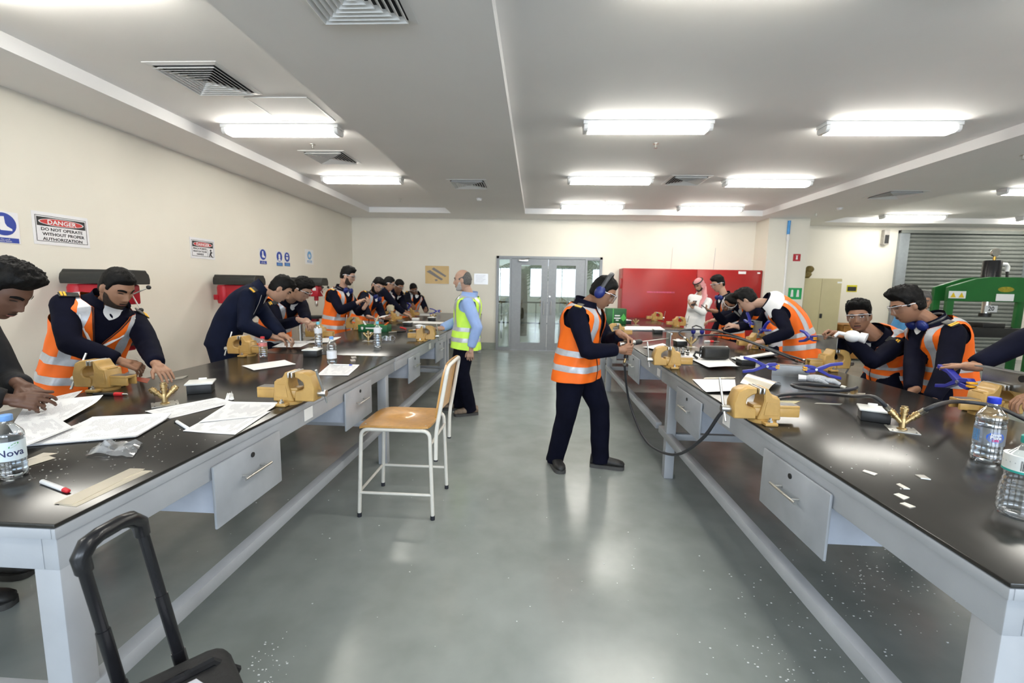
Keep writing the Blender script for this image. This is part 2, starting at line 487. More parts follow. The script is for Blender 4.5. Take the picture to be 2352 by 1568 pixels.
dp = air_diffuser()
dspots = [(-2.75, 3.76, ZT, 'square louvred diffuser beside the access panel'), (-2.74, 5.98, ZT, 'square louvred diffuser between the two lights of the left tray'),
          (-1.06, 6.97, ZC, 'square louvred diffuser in the beam near a smoke detector'), (-1.03, 2.52, ZC, 'large-looking square diffuser in the beam over the near aisle'),
          (2.22, 7.12, ZT, 'square louvred diffuser between the second row lights of the wide tray'), (5.55, 7.5, ZC, 'square louvred diffuser in the soffit near the beige cabinet'),
          (2.22, 2.42, ZT, 'square louvred diffuser over the near end of the right bench')]
for i, (x, y, z, lb) in enumerate(dspots):
    if i == 0: dp.location = (x, y, z); dp['label'] = lb; dp['group'] = 'air diffusers'
    else: dup(dp, (x, y, z), 0, lb, 'air diffusers')
t = thing('access_panel', 'square access panel outlined in the ceiling of the left tray', 'ceiling panel', (-2.38, 4.4, ZT))
obj('panel', MB().box(-0.275, 0.275, -0.275, 0.275, -0.003, 0.0), ceil_m, t, smooth=False)
f = MB()
for a, b, c2, d in ((-0.29, 0.29, -0.29, -0.278), (-0.29, 0.29, 0.278, 0.29), (-0.29, -0.278, -0.278, 0.278), (0.278, 0.29, -0.278, 0.278)): f.box(a, b, c2, d, -0.007, 0)
obj('frame', f, white_m, t, smooth=False)
for x, y, z, lb in ((-2.72, 5.45, ZT, 'chrome sprinkler head beside the left strip light'), (-2.68, 8.8, ZT, 'chrome sprinkler head at the far end of the left tray'),
                    (1.32, 5.4, ZT, 'chrome sprinkler head below the aisle strip light'), (1.27, 8.85, ZT, 'chrome sprinkler head by the light nearest the door'), (5.45, 9.3, ZC, 'chrome sprinkler head in front of the column'), (5.3, 5.4, ZC, 'chrome sprinkler head in the soffit over the right bench')):
    t = thing('sprinkler_head', lb, 'sprinkler', (x, y, z), 0, 'sprinkler heads')
    obj('escutcheon', MB().lathe([(0.035, 0), (0.033, -0.006), (0.012, -0.009), (0.0, -0.009)], 14), steel_m, t)
    b = MB().tube([(0, 0, -0.008), (0, 0, -0.045)], 0.008, 8); b.lathe([(0.022, -0.048), (0.0, -0.046)], 10)
    obj('nozzle', b, steel_m, t)
for x, y, lb in ((-1.05, 8.1, 'white smoke detector in the beam beyond the diffuser'), (5.5, 8.7, 'white smoke detector in the soffit beside the cabinet')):
    t = thing('smoke_detector', lb, 'smoke detector', (x, y, ZC), 0, 'smoke detectors')
    obj('base', MB().lathe([(0.055, 0), (0.055, -0.012), (0.0, -0.012)], 20), white_m, t)
    obj('chamber', MB().lathe([(0.045, -0.012), (0.045, -0.03), (0.03, -0.042), (0.0, -0.044)], 20), white_m, t)

# ------------------------------------------------------------------ wall signs
red_m = M('sign_red', lin(200, 58, 55), 0.35, var=0.02)
blue_m = M('sign_blue', lin(38, 66, 160), 0.35, var=0.02)
lblue_m = M('sign_light_blue', lin(105, 165, 215), 0.4, var=0.02)
ink_m = M('black_ink', (0.02, 0.02, 0.022), 0.5, var=0.0)
lam_m = M('laminated_white', (0.82, 0.82, 0.84), 0.18, var=0.01, coat=0.4)
R90 = (math.radians(90), 0, 0)
def flat(mb, poly, y):
    n = len(mb.v)
    mb.v += [Vector((x, y, z)) for x, z in poly]; mb.f.append(tuple(range(n, n + len(poly))))
    return mb
def disc(cx, cz, rx, rz, n=28): return [(cx + rx * math.cos(2 * math.pi * k / n), cz + rz * math.sin(2 * math.pi * k / n)) for k in range(n)]
def sign_thing(name, label, x, y, z, rz, w, h, mat=None, sk=0.0):
    t = thing(name, label, 'sign', (x, y, z), rz)
    obj('sheet', MB().box(-w / 2, w / 2, 0.001, 0.004, -h / 2, h / 2), mat or lam_m, t, smooth=False)
    return t
LW = XL + 0.005; RZ = math.radians(90)
# danger sign 1
def danger(t, w, h, lines, ts, right=0):
    fr = MB(); a, b = w / 2 - 0.022, h / 2 - 0.03
    for q in (0,):
        for x0, x1, z0, z1 in ((-a, a, b - 0.004, b), (-a, a, -b, -b + 0.004), (-a, -a + 0.004, -b, b), (a - 0.004, a, -b, b)):
            flat(fr, [(x0, z0), (x1, z0), (x1, z1), (x0, z1)], -0.0005)
    obj('border', fr, ink_m, t, smooth=False)
    zc = b - 0.012 - h * 0.14
    obj('banner', flat(MB(), [(-a + .012, zc - h * .135), (a - .012, zc - h * .135), (a - .012, zc + h * .135), (-a + .012, zc + h * .135)], -0.0007), ink_m, t, smooth=False)
    o = obj('oval', flat(flat(MB(), disc(0, zc, (a - .03) * 1.03, h * .115), -0.0011), disc(0, zc, 0.001, 0.001, 3), -0.0011), lam_m, t, smooth=False)
    o = obj('oval', flat(MB(), disc(0, zc, a - .034, h * .102), -0.0015), red_m, t, smooth=False)
    lettering(t, 'DANGER', h * 0.185, lam_m, (0, -0.002, zc - 0.003), R90, 1.18, 0.001)
    for i, (s, cx) in enumerate(lines):
        lettering(t, s, ts, ink_m, (cx, -0.001, zc - h * .135 - ts * (0.75 + 1.12 * i)), R90, 1.12, 0.0006)
t = sign_thing('danger_sign', 'large DANGER sign about authorization above a drill press', LW, 3.96, 1.935, RZ, 0.487, 0.285)
danger(t, 0.487, 0.285, [('DO NOT OPERATE', 0), ('WITHOUT PROPER', 0.01), ('AUTHORIZATION', 0.0)], 0.038)
t = sign_thing('danger_sign', 'smaller DANGER sign about pinch points with running figure', LW, 5.70, 1.915, RZ, 0.43, 0.262)
danger(t, 0.43, 0.262, [('PINCH POINTS', -0.055), ('WATCH YOUR', -0.055), ('HANDS', -0.055)], 0.031)
m = MB(); flat(m, disc(0.135, -0.015, 0.014, 0.014, 14), -0.0012)
flat(m, [(0.10, -0.10), (0.115, -0.06), (0.13, -0.03), (0.165, -0.035), (0.16, -0.05), (0.14, -0.055), (0.15, -0.085), (0.175, -0.10), (0.17, -0.11), (0.135, -0.095), (0.125, -0.075), (0.112, -0.105)], -0.0012)
obj('figure', m, ink_m, t, smooth=False)
obj('divider', flat(MB(), [(0.075, -0.1), (0.078, -0.1), (0.078, 0.0), (0.075, 0.0)], -0.001), ink_m, t, smooth=False)
def boot(m, cx, cz, s, y): return flat(m, [(cx + a * s, cz + b * s) for a, b in ((-.35, .75), (.1, .8), (.15, .1), (.3, -.2), (.75, -.45), (.75, -.65), (-.3, -.65), (-.45, -.4), (-.3, 0.1))], y)
def blue_sign(label, y, z, w, h, mat, kind, sheet=None, sw=None, shh=None, txt='SAFETY SHOES'):
    t = sign_thing('safety_sign', label, LW, y, z, RZ, sw or w, shh or h, sheet or lam_m)
    r = w * 0.46; cz = h / 2 - r * 1.05
    obj('roundel', flat(MB(), disc(0, cz, r, r), -0.0008), mat, t, smooth=False)
    m = MB()
    if kind == 'boot': boot(m, 0, cz, r * 0.85, -0.0014)
    elif kind == 'ear':
        flat(m, disc(0, cz + r * .05, r * .36, r * .5), -0.0014); flat(m, [(-r * .5, cz - r * .85), (r * .5, cz - r * .85), (r * .3, cz - r * .45), (-r * .3, cz - r * .45)], -0.0014)
    elif kind == 'goggle':
        flat(m, disc(0, cz + r * .05, r * .45, r * .62), -0.0014)
    else:
        flat(m, disc(0, cz - r * .1, r * .5, r * .45), -0.0014)
    obj('pictogram', m, lam_m, t, smooth=False)
    if kind in ('ear', 'goggle'):
        m = MB()
        if kind == 'ear':
            for q in (-1, 1): flat(m, disc(q * r * .4, cz + r * .05, r * .12, r * .22, 14), -0.002)
        else:
            flat(m, [(-r * .5, cz + r * .02), (r * .5, cz + r * .02), (r * .5, cz + r * .28), (-r * .5, cz + r * .28)], -0.002)
        obj('detail', m, mat, t, smooth=False)
    zb = -h / 2; hh = h - 2 * r * 1.12
    obj('caption_bar', flat(MB(), [(-w / 2, zb), (w / 2, zb), (w / 2, zb + hh), (-w / 2, zb + hh)], -0.0008), mat, t, smooth=False)
    if kind != 'boot':
        for q, w_ in ((.68, .36), (.27, .42)): obj('caption_line', flat(MB(), [(-w * w_, zb + hh * (q - .13)), (w * w_, zb + hh * (q - .13)), (w * w_, zb + hh * (q + .13)), (-w * w_, zb + hh * (q + .13))], -0.0016), lblue_m if mat is blue_m else lam_m, t, smooth=False)
        return
    lettering(t, '\ufe80\ufe8d\ufeac\ufea3 \ufeb2\ufe92\ufedf\ufe8d', hh * 0.42, lam_m, (0, -0.0016, zb + hh * 0.68), R90, 1.0)
    lettering(t, txt, min(hh * 0.36, w * 0.125), lam_m, (0, -0.0016, zb + hh * 0.25), R90, 1.0)
blue_sign('blue SAFETY SHOES sign with white boot beside the authorization sign', 3.50, 1.905, 0.20, 0.245, blue_m, 'boot', None, 0.225, 0.255)
blue_sign('small blue boot sign standing alone past the pinch points sign', 6.99, 1.90, 0.18, 0.235, blue_m, 'boot')
blue_sign('small blue ear protection sign, the first of a close pair', 7.445, 1.895, 0.18, 0.24, blue_m, 'ear', txt='EAR PROTECTION')
blue_sign('small blue goggles sign, the second of a close pair', 7.68, 1.90, 0.175, 0.24, blue_m, 'goggle', txt='EYE PROTECTION')
blue_sign('pale blue mandatory sign printed on a white sheet', 8.46, 1.99, 0.17, 0.22, lblue_m, 'mask', paper_m, 0.31, 0.28, txt='WEAR MASK')

# poster and notice on the back wall
t = thing('poster', 'tan poster with grey part drawings in thin frame on back wall', 'poster', (-2.34, YF - 0.004, 1.74))
obj('board', MB().box(-0.285, 0.285, -0.004, 0.004, -0.21, 0.21), M('tan_poster', lin(214, 184, 130), 0.5, var=0.06, scale=5), t, smooth=False)
m = MB()
for x0, x1, z0, z1 in ((-.295, .295, .21, .22), (-.295, .295, -.22, -.21), (-.295, -.285, -.21, .21), (.285, .295, -.21, .21)): m.box(x0, x1, -0.01, 0.004, z0, z1)
obj('frame', m, white_m, t, smooth=False)
m = MB()
flat(m, [(-.13, .13), (-.08, .17), (.22, -.02), (.19, -.05)], -0.005); flat(m, [(-.25, .07), (-.17, .11), (.14, -.1), (.1, -.13)], -0.005); flat(m, [(-.06, -.11), (-.01, -.1), (.02, -.13), (-.03, -.15)], -0.005)
obj('drawing', m, M('poster_grey', lin(130, 125, 125), 0.5, var=0.15, scale=60), t, smooth=False)
t = thing('notice_sheet', 'white laminated notice on back wall beside the instructor', 'notice', (-1.30, YF - 0.004, 1.66))
obj('sheet', MB().box(-0.165, 0.165, -0.002, 0.004, -0.125, 0.125), lam_m, t, smooth=False)
m = MB()
for i in range(6): flat(m, [(-.12, .08 - i * .03), (.1 - .03 * (i % 3), .08 - i * .03), (.1 - .03 * (i % 3), .085 - i * .03), (-.12, .085 - i * .03)], -0.0025)
obj('printed_lines', m, M('grey_ink', (0.35, 0.35, 0.38), 0.5, var=0), t, smooth=False)
# column fittings
t = thing('wall_conduit', 'white conduit with blue upper end running down the column', 'pipe', (5.28, 9.92, 0))
obj('pipe', MB().tube([(0.03, 0, 0.9), (0.0, 0, 2.75)], 0.022, 10), white_m, t)
obj('upper_sleeve', MB().tube([(0, 0, 2.70), (0, 0, 2.98)], 0.03, 10), M('sky_blue_plastic', lin(70, 150, 215), 0.4), t)
obj('clip', MB().tube([(0, 0, 2.58), (0, 0, 2.66)], 0.034, 10), white_m, t)
t = thing('fire_sign', 'small square red fire sign with white mark on the column', 'sign', (5.51, 9.937, 2.22))
obj('plate', MB().box(-.075, .075, -.003, .002, -.075, .075), M('fire_red', lin(178, 40, 52), 0.4, var=.02), t, smooth=False)
obj('mark', flat(MB(), [(-.02, -.04), (.02, -.04), (.012, .03), (.03, .045), (-.03, .045), (-.012, .03)], -.004), white_m, t, smooth=False)
t = thing('first_aid_sign', 'green first aid sign with white figures on the column', 'sign', (5.54, 9.937, 1.46))
obj('plate', MB().box(-.14, .14, -.003, .002, -.12, .12), M('sign_green', lin(38, 160, 92), 0.4, var=.02), t, smooth=False)
m = MB()
for cx in (-.06, .06): obj('figure', flat(MB(), [(cx - .03, -.07), (cx + .03, -.07), (cx + .022, .035), (cx + .018, .08), (cx - .018, .08), (cx - .022, .035)], -.004), white_m, t, smooth=False)

t = thing('wall_speaker', 'small grey box mounted high on wall by the shutter', 'wall box', (8.0, YR - 0.06, 2.78))
obj('case', MB().box(-.06, .06, -.05, .06, -.17, .17, .01), M('light_grey_plastic', (0.45, 0.43, 0.40), 0.5), t)
obj('grille', MB().box(-.045, .045, -.054, -.049, -.14, .05), dark_m, t, smooth=False)
t = thing('warning_plate', 'small yellow and black warning plate on wall beside the shutter', 'sign', (7.42, YR - 0.002, 1.60))
obj('plate', MB().box(-.115, .115, -.004, .001, -.08, .08), M('sign_yellow', lin(205, 195, 40), 0.4, var=.02), t, smooth=False)
obj('stripe', flat(MB(), [(-.1, -.06), (.1, -.06), (.1, .04), (-.1, .04)], -.005), ink_m, t, smooth=False)
# ------------------------------------------------------------------ work benches
ZB = 0.88
def benchtop_material():
    m = bpy.data.materials.new('black_bench_sheet'); m.use_nodes = True
    nt = m.node_tree; b = nt.nodes['Principled BSDF']
    tc = nt.nodes.new('ShaderNodeTexCoord')
    mp0 = nt.nodes.new('ShaderNodeMapping'); mp0.inputs['Scale'].default_value = (1.0, 0.35, 1.0)
    n1 = nt.nodes.new('ShaderNodeTexNoise'); n1.inputs['Scale'].default_value = 3.0; n1.inputs['Detail'].default_value = 5; n1.inputs['Roughness'].default_value = 0.65
    r = nt.nodes.new('ShaderNodeValToRGB')
    r.color_ramp.elements[0].position = 0.35; r.color_ramp.elements[0].color = (0.011, 0.010, 0.009, 1)
    r.color_ramp.elements[1].position = 0.72; r.color_ramp.elements[1].color = (0.028, 0.026, 0.022, 1)
    nt.links.new(tc.outputs['Object'], mp0.inputs['Vector']); nt.links.new(mp0.outputs[0], n1.inputs['Vector'])
    nt.links.new(n1.outputs['Fac'], r.inputs['Fac']); nt.links.new(r.outputs['Color'], b.inputs['Base Color'])
    mp = nt.nodes.new('ShaderNodeMapRange'); mp.inputs['To Min'].default_value = 0.16; mp.inputs['To Max'].default_value = 0.26
    nt.links.new(n1.outputs['Fac'], mp.inputs['Value']); nt.links.new(mp.outputs['Result'], b.inputs['Roughness'])
    b.inputs['Specular IOR Level'].default_value = 0.5
    return m
top_m = benchtop_material()
frame_m = M('grey_bench_paint', (0.38, 0.395, 0.42), 0.38, var=0.10, scale=4, bump=0.03)
drawer_m = M('grey_drawer_paint', (0.37, 0.39, 0.42), 0.38, var=0.14, scale=5)
lock_m = M('dark_lock', (0.05, 0.05, 0.05), 0.4, metal=0.6)
def bench(label, x0, x1, y0, y1, legs, drawers_front, front, drawers_back=(), sticker=None):
    """front = +1 when the aisle side is x1, -1 when it is x0"""
    t = thing('work_bench', label, 'workbench', ((x0 + x1) / 2, (y0 + y1) / 2, 0), 0, 'long work benches')
    cx, cy = (x0 + x1) / 2, (y0 + y1) / 2
    hx, hy = (x1 - x0) / 2, (y1 - y0) / 2
    obj('worktop', MB().box(-hx, hx, -hy, hy, ZB - 0.012, ZB, 0.003), top_m, t)
    a = MB()
    for s in (-1, 1):
        a.box(s * hx - s * 0.008 if s < 0 else hx - 0.05, -hx + 0.05 if s < 0 else hx - 0.008, -hy + 0.008, hy - 0.008, 0.748, ZB - 0.013, 0.004)
        e0, e1 = (-hy + 0.008, -hy + 0.05) if s < 0 else (hy - 0.05, hy - 0.008)
        a.box(-hx + 0.05, hx - 0.05, e0, e1, 0.748, ZB - 0.013, 0.004)
        a.box(min(s * hx, s * (hx - 0.012)), max(s * hx, s * (hx - 0.012)), -hy, hy, ZB - 0.042, ZB - 0.013, 0.003)
        a.box(-hx + 0.012, hx - 0.012, min(s * hy, s * (hy - 0.012)), max(s * hy, s * (hy - 0.012)), ZB - 0.042, ZB - 0.013, 0.003)
    obj('apron', a, frame_m, t)
    for ly in legs:
        for s in (-1, 1):
            lx = s * (hx - 0.045)
            obj('leg', MB().box(lx - 0.036, lx + 0.036, ly - cy - 0.036, ly - cy + 0.036, 0, 0.75, 0.004), frame_m, t)
        obj('cross_rail', MB().box(-hx + 0.08, hx - 0.08, ly - cy - 0.025, ly - cy + 0.025, 0.315, 0.365, 0.003), frame_m, t)
    for s in (-1, 1):
        lx = s * (hx - 0.03)
        obj('long_rail', MB().box(lx - 0.025, lx + 0.025, -hy + 0.05, hy - 0.02, 0.315, 0.37, 0.003), frame_m, t)
    for s, ds in ((front, drawers_front), (-front, drawers_back)):
        for d0, d1 in ds:
            yc = (d0 + d1) / 2 - cy; w = (d1 - d0) / 2
            fx = s * (hx - 0.004)
            d = obj('drawer', MB().box(min(s * (hx - 0.45), s * (hx - 0.012)), max(s * (hx - 0.45), s * (hx - 0.012)), yc - w + 0.035, yc + w - 0.035, 0.60, 0.746, 0.002), M('drawer_box_paint', (0.45, 0.48, 0.55), 0.45, var=0.05), t)
            obj('front_panel', MB().box(min(fx, fx + s * 0.012), max(fx, fx + s * 0.012), yc - w, yc + w, 0.553, 0.803, 0.005), drawer_m, d)
            h = MB().tube([(fx + s * 0.045, yc - 0.09, 0.70), (fx + s * 0.045, yc + 0.09, 0.70)], 0.006, 10)
            for q in (-0.06, 0.06): h.tube([(fx + s * 0.01, yc + q, 0.70), (fx + s * 0.045, yc + q, 0.70)], 0.0045, 8)
            obj('handle', h, steel_m, d)
            obj('lock', MB().lathe([(0.011, 0), (0.011, 0.004), (0, 0.004)], 12, (fx + s * 0.012, yc + 0.01, 0.765), Matrix.Rotation(s * math.radians(90), 3, 'Y').to_4x4()), lock_m, d)
    if sticker:
        sy, s = sticker - cy, front
        k = obj('label_sticker', MB().box(min(s * hx, s * (hx + 0.001)), max(s * hx, s * (hx + 0.001)), sy - 0.045, sy + 0.045, 0.768, 0.832), paper_m, t, smooth=False)
        k.location = (s * 0.0004 - s * 0.0075, 0, 0)
    return t
BL0, BL1, BR0, BR1 = -2.47, -1.205, 1.045, 2.41
bench('near grey bench with black top on the drill press side', BL0, BL1, 1.0, 3.745, (1.045, 3.56), ((1.545, 1.985), (2.715, 3.17)), 1, ((1.5, 1.95), (2.6, 3.05)), 2.28)
bench('middle grey bench with black top where the instructor stands', BL0, BL1, 3.76, 6.02, (5.95,), ((4.14, 4.555), (5.30, 5.735)), 1, ((4.2, 4.6),), 5.05)
bench('far grey bench with black top below the tan poster', BL0, BL1, 6.05, 9.98, (6.15, 9.9), ((6.8, 7.25), (8.6, 9.05)), 1)
bench('near grey bench with black top holding the hose coil', BR0, BR1, 0.955, 3.70, (1.0, 3.5), ((1.53, 1.99), (2.755, 3.24)), -1, ((1.5, 1.95),), 2.42)
bench('middle grey bench with black top beside the drilling student', BR0, BR1, 3.715, 6.60, (6.5,), ((4.42, 4.93), (5.7, 6.2)), -1, (), 3.78)
bench('far grey bench with black top in front of the red cabinet', BR0, BR1, 7.02, 9.80, (7.1, 9.7), ((7.5, 8.0), (8.8, 9.3)), -1)

# ------------------------------------------------------------------ high chair in the aisle
cream_m = M('cream_tube_paint', (0.74, 0.71, 0.64), 0.35, var=0.04)
ply_m = M('varnished_plywood', lin(205, 152, 82), 0.3, var=0.10, scale=30, coat=0.3)
foot_m = M('dark_rubber', (0.02, 0.022, 0.03), 0.6)
t = thing('high_chair', 'high wooden-seat chair with cream tube frame standing in the aisle', 'chair', (-0.87, 2.905, 0))
hx, hy, zs = 0.24, 0.225, 0.585
def arc(a, b, c, r=0.05, n=5):
    a, b, c = Vector(a), Vector(b), Vector(c)
    p, q = b + (a - b).normalized() * r, b + (c - b).normalized() * r
    return [p.lerp(b, i / n).lerp(b.lerp(q, i / n), i / n) for i in range(n + 1)]
for s in (-1, 1):
    A, B, C, D = (-hx, s * hy, 0.02), (-hx + 0.02, s * (hy - 0.01), zs), (hx - 0.02, s * (hy - 0.01), zs), (hx, s * hy, 0.02)
    lg = obj('leg_frame', MB().tube([A] + arc(A, B, C) + arc(B, C, D) + [D], 0.0125, 10), cream_m, t)
    obj('front_foot', MB().tube([(-hx, s * hy, 0), (-hx, s * hy, 0.028)], 0.0145, 10), foot_m, lg)
    obj('rear_foot', MB().tube([(hx, s * hy, 0), (hx, s * hy, 0.028)], 0.0145, 10), foot_m, lg)
    obj('side_stretcher', MB().tube([(-hx, s * hy, 0.165), (hx, s * hy, 0.165)], 0.0095, 8), cream_m, t)
obj('front_stretcher', MB().tube([(-hx, -hy, 0.165), (-hx, hy, 0.165)], 0.0095, 8), cream_m, t)
obj('seat_rail', MB().tube([(-hx + 0.02, -hy + .01, 0.535), (-hx + 0.02, hy - .01, 0.535)], 0.009, 8), cream_m, t)
obj('seat_rail', MB().tube([(hx - 0.012, -hy + .01, 0.50), (hx - 0.012, hy - .01, 0.50)], 0.009, 8), cream_m, t)
seat = MB(); N = 18
def seat_z(u, v): return 0.612 - 0.022 * math.exp(-((u - 0.05) ** 2 + v ** 2) / 0.18) + (0.012 * max(0, -u - 0.55) ** 2 * -6)
for k in (0, 1):
    for i in range(N + 1):
        for j in range(N + 1):
            u, v = -1 + 2 * i / N, -1 + 2 * j / N
            q = 1 - 0.06 * (u * v) ** 4
            seat.v.append(Vector((u * 0.235 * q - 0.012, v * 0.225 * q, seat_z(u, v) - k * 0.013)))
G = (N + 1) ** 2
for i in range(N):
    for j in range(N):
        a = i * (N + 1) + j
        seat.f += [(a, a + N + 1, a + N + 2, a + 1), (G + a, G + a + 1, G + a + N + 2, G + a + N + 1)]
for i in range(N):
    for a, b in ((i, i + 1), (N * (N + 1) + i + 1, N * (N + 1) + i)): seat.f.append((a, b, G + b, G + a))
    for a, b in (((i + 1) * (N + 1), i * (N + 1)), (i * (N + 1) + N, (i + 1) * (N + 1) + N)): seat.f.append((a, b, G + b, G + a))
so = obj('seat', seat, ply_m, t)
for u, v in ((-.2, -.19), (-.2, .19), (.19, -.19), (.19, .19)):
    obj('rivet', MB().lathe([(0.006, 0.0), (0.005, 0.002), (0, 0.003)], 8, (u, v, 0.611)), steel_m, so)
bf = MB(); xb = hx + 0.02
p = []
for s in (-1, 1):
    A, B, C = Vector((xb, s * (hy - 0.005), 0.40)), Vector((xb + 0.002, s * (hy - .005), 0.58)), Vector((xb + 0.075, s * (hy - 0.02), 1.0))
    pp = [A] + arc(A, B, C, 0.06) + [C + (B - C).normalized() * 0.05]
    p.append((pp, C))
L = p[0][0] + arc(p[0][0][-1], p[0][1], p[1][1], 0.05) + arc(p[0][1], p[1][1], p[1][0][-1], 0.05) + p[1][0][::-1]
bo = obj('back_frame', bf.tube(L, 0.0125, 10), cream_m, t)
for s in (-1, 1): obj('tube_plug', MB().tube([(xb, s * (hy - .005), 0.392), (xb, s * (hy - .005), 0.402)], 0.0135, 10), foot_m, bo)
bk = MB(); N = 12
for k in (0, 1):
    for i in range(N + 1):
        for j in range(N + 1):
            u, v = i / N, -1 + 2 * j / N
            z = 0.665 + u * 0.345
            q = 1 - 0.05 * ((2 * u - 1) * v) ** 4
            bk.v.append(Vector((xb + 0.002 + (z - 0.58) * 0.174 - 0.016 - 0.012 * k - 0.02 * (1 - v * v) * 0.5 + 0.02 * max(0, u - 0.8) * 2, v * 0.205 * q, z)))
G = (N + 1) ** 2
for i in range(N):
    for j in range(N):
        a = i * (N + 1) + j
        bk.f += [(a, a + 1, a + N + 2, a + N + 1), (G + a, G + a + N + 1, G + a + N + 2, G + a + 1)]
for i in range(N):
    for a, b in ((i + 1, i), (N * (N + 1) + i, N * (N + 1) + i + 1)): bk.f.append((a, b, G + b, G + a))
    for a, b in ((i * (N + 1), (i + 1) * (N + 1)), ((i + 1) * (N + 1) + N, i * (N + 1) + N)): bk.f.append((a, b, G + b, G + a))
obj('backrest', bk, ply_m, t)

# ------------------------------------------------------------------ rolling bag with pulled-out handle
H1, H2 = px(186, 1285, 'z', 0.93), px(322, 1203, 'z', 0.93)
B1, B2 = px(296, 1640, 'z', 0.45), px(432, 1572, 'z', 0.45)
t = thing('rolling_bag', 'black rolling bag with telescopic handle pulled out beside near bench', 'bag', ((B1.x + B2.x) / 2, (B1.y + B2.y) / 2, 0))
O = Vector(t.location)
case_m = M('black_nylon', (0.012, 0.012, 0.013), 0.7, var=0.3, scale=80, bump=0.1, bscale=300)
gloss_black = M('gloss_black_plastic', (0.012, 0.012, 0.014), 0.25, var=0.05)
axis = (B2 - B1); axis.z = 0; wdt = axis.length; axis.normalize()
nrm = Vector((axis.y, -axis.x, 0))
hd = obj('telescopic_handle', MB(), gloss_black, t)
for nm, Hh, Bb in (('near_rod', H1, B1), ('far_rod', H2, B2)):
    d = (Hh - Bb)
    g = Bb + d * -0.15
    for nm2, a, b, r in (('rod_lower', 0.0, 0.33, 0.0130), ('rod_middle', 0.28, 0.64, 0.0110), ('rod_upper', 0.6, 1.0, 0.0092)):
        obj(nm2, MB().tube([g + (Hh - g) * a - O, g + (Hh - g) * b - O], r, 12, flat=(0.75, 1.2, axis)), gloss_black, hd)
ax3 = (H2 - H1).normalized(); upv = (H1 - B1).normalized()
gp = [H1 - upv * 0.03, H1 + upv * 0.005, H1 + upv * 0.028 + ax3 * 0.02, H1 + upv * 0.034 + ax3 * 0.045]
gp += [H2 + upv * 0.034 - ax3 * 0.045, H2 + upv * 0.028 - ax3 * 0.02, H2 + upv * 0.005, H2 - upv * 0.03]
hd.data = MB().tube([q - O for q in gp], [0.0155, 0.017, 0.018, 0.016, 0.016, 0.018, 0.017, 0.0155], 12).mesh('grip', True, 1.2)
hd.data.materials.append(gloss_black)
body = MB()
wl = wdt * 0.5 + 0.09
Rm = Matrix((( nrm.x, axis.x, 0, 0), (nrm.y, axis.y, 0, 0), (0, 0, 1, 0), (0, 0, 0, 1)))
body.box(0.02, 0.38, -wl, wl, 0.05, 0.56, 0.05, rot=Rm, seg=4)
bb = obj('case', body, case_m, t)
obj('front_pocket', MB().box(0.36, 0.425, -wl + .03, wl - .03, 0.08, 0.46, 0.028, rot=Rm, seg=3), case_m, bb)
obj('top_lip', MB().tube([Rm @ Vector(q) for q in ((0.11, -wl + .03, 0.555), (0.11, wl - .05, 0.565), (0.10, wl + .002, 0.50))], 0.012, 8), gloss_black, bb)
obj('zip', MB().tube([Rm @ Vector(q) for q in ((0.2, -wl + .03, 0.56), (0.2, wl - .05, 0.56), (0.2, wl + .003, 0.50), (0.2, wl + .003, 0.12))], 0.005, 6), black_m, bb)
red_trim = M('orange_red_trim', lin(190, 70, 40), 0.5)
obj('red_piping', MB().tube([Rm @ Vector(q) for q in ((0.427, wl - .13, 0.41), (0.427, wl - .05, 0.39), (0.427, wl - 0.05, 0.2))], 0.004, 6), red_trim, bb)
for s in (-1, 1):
    obj('wheel', MB().lathe([(0.0, -0.012), (0.028, -0.012), (0.032, -0.006), (0.032, 0.006), (0.028, 0.012), (0, 0.012)], 16, Rm @ Vector((0.06, s * (wl - 0.02), 0.032)), Rm @ Matrix.Rotation(math.radians(90), 4, 'X')), foot_m, t)
obj('skid_foot', MB().box(0.22, 0.28, -wl + .04, wl - .04, 0.0, 0.06, 0.008, rot=Rm), black_m, t)
k = tag(obj('folded_paper', MB().add([Rm @ Vector(q) + O for q in ((0.14, -0.1, 0.566), (0.14, 0.06, 0.566), (0.24, 0.075, 0.60), (0.23, -0.06, 0.59), (0.144, -0.1, 0.566), (0.144, 0.06, 0.566), (0.244, 0.075, 0.60), (0.234, -0.06, 0.59))], [(0, 1, 2, 3), (4, 7, 6, 5), (2, 6, 7, 3), (1, 5, 6, 2)]), M('lilac_note_paper', (0.72, 0.72, 0.80), 0.6, var=.04)), 'folded note paper lying on the top of the black rolling bag', 'paper')

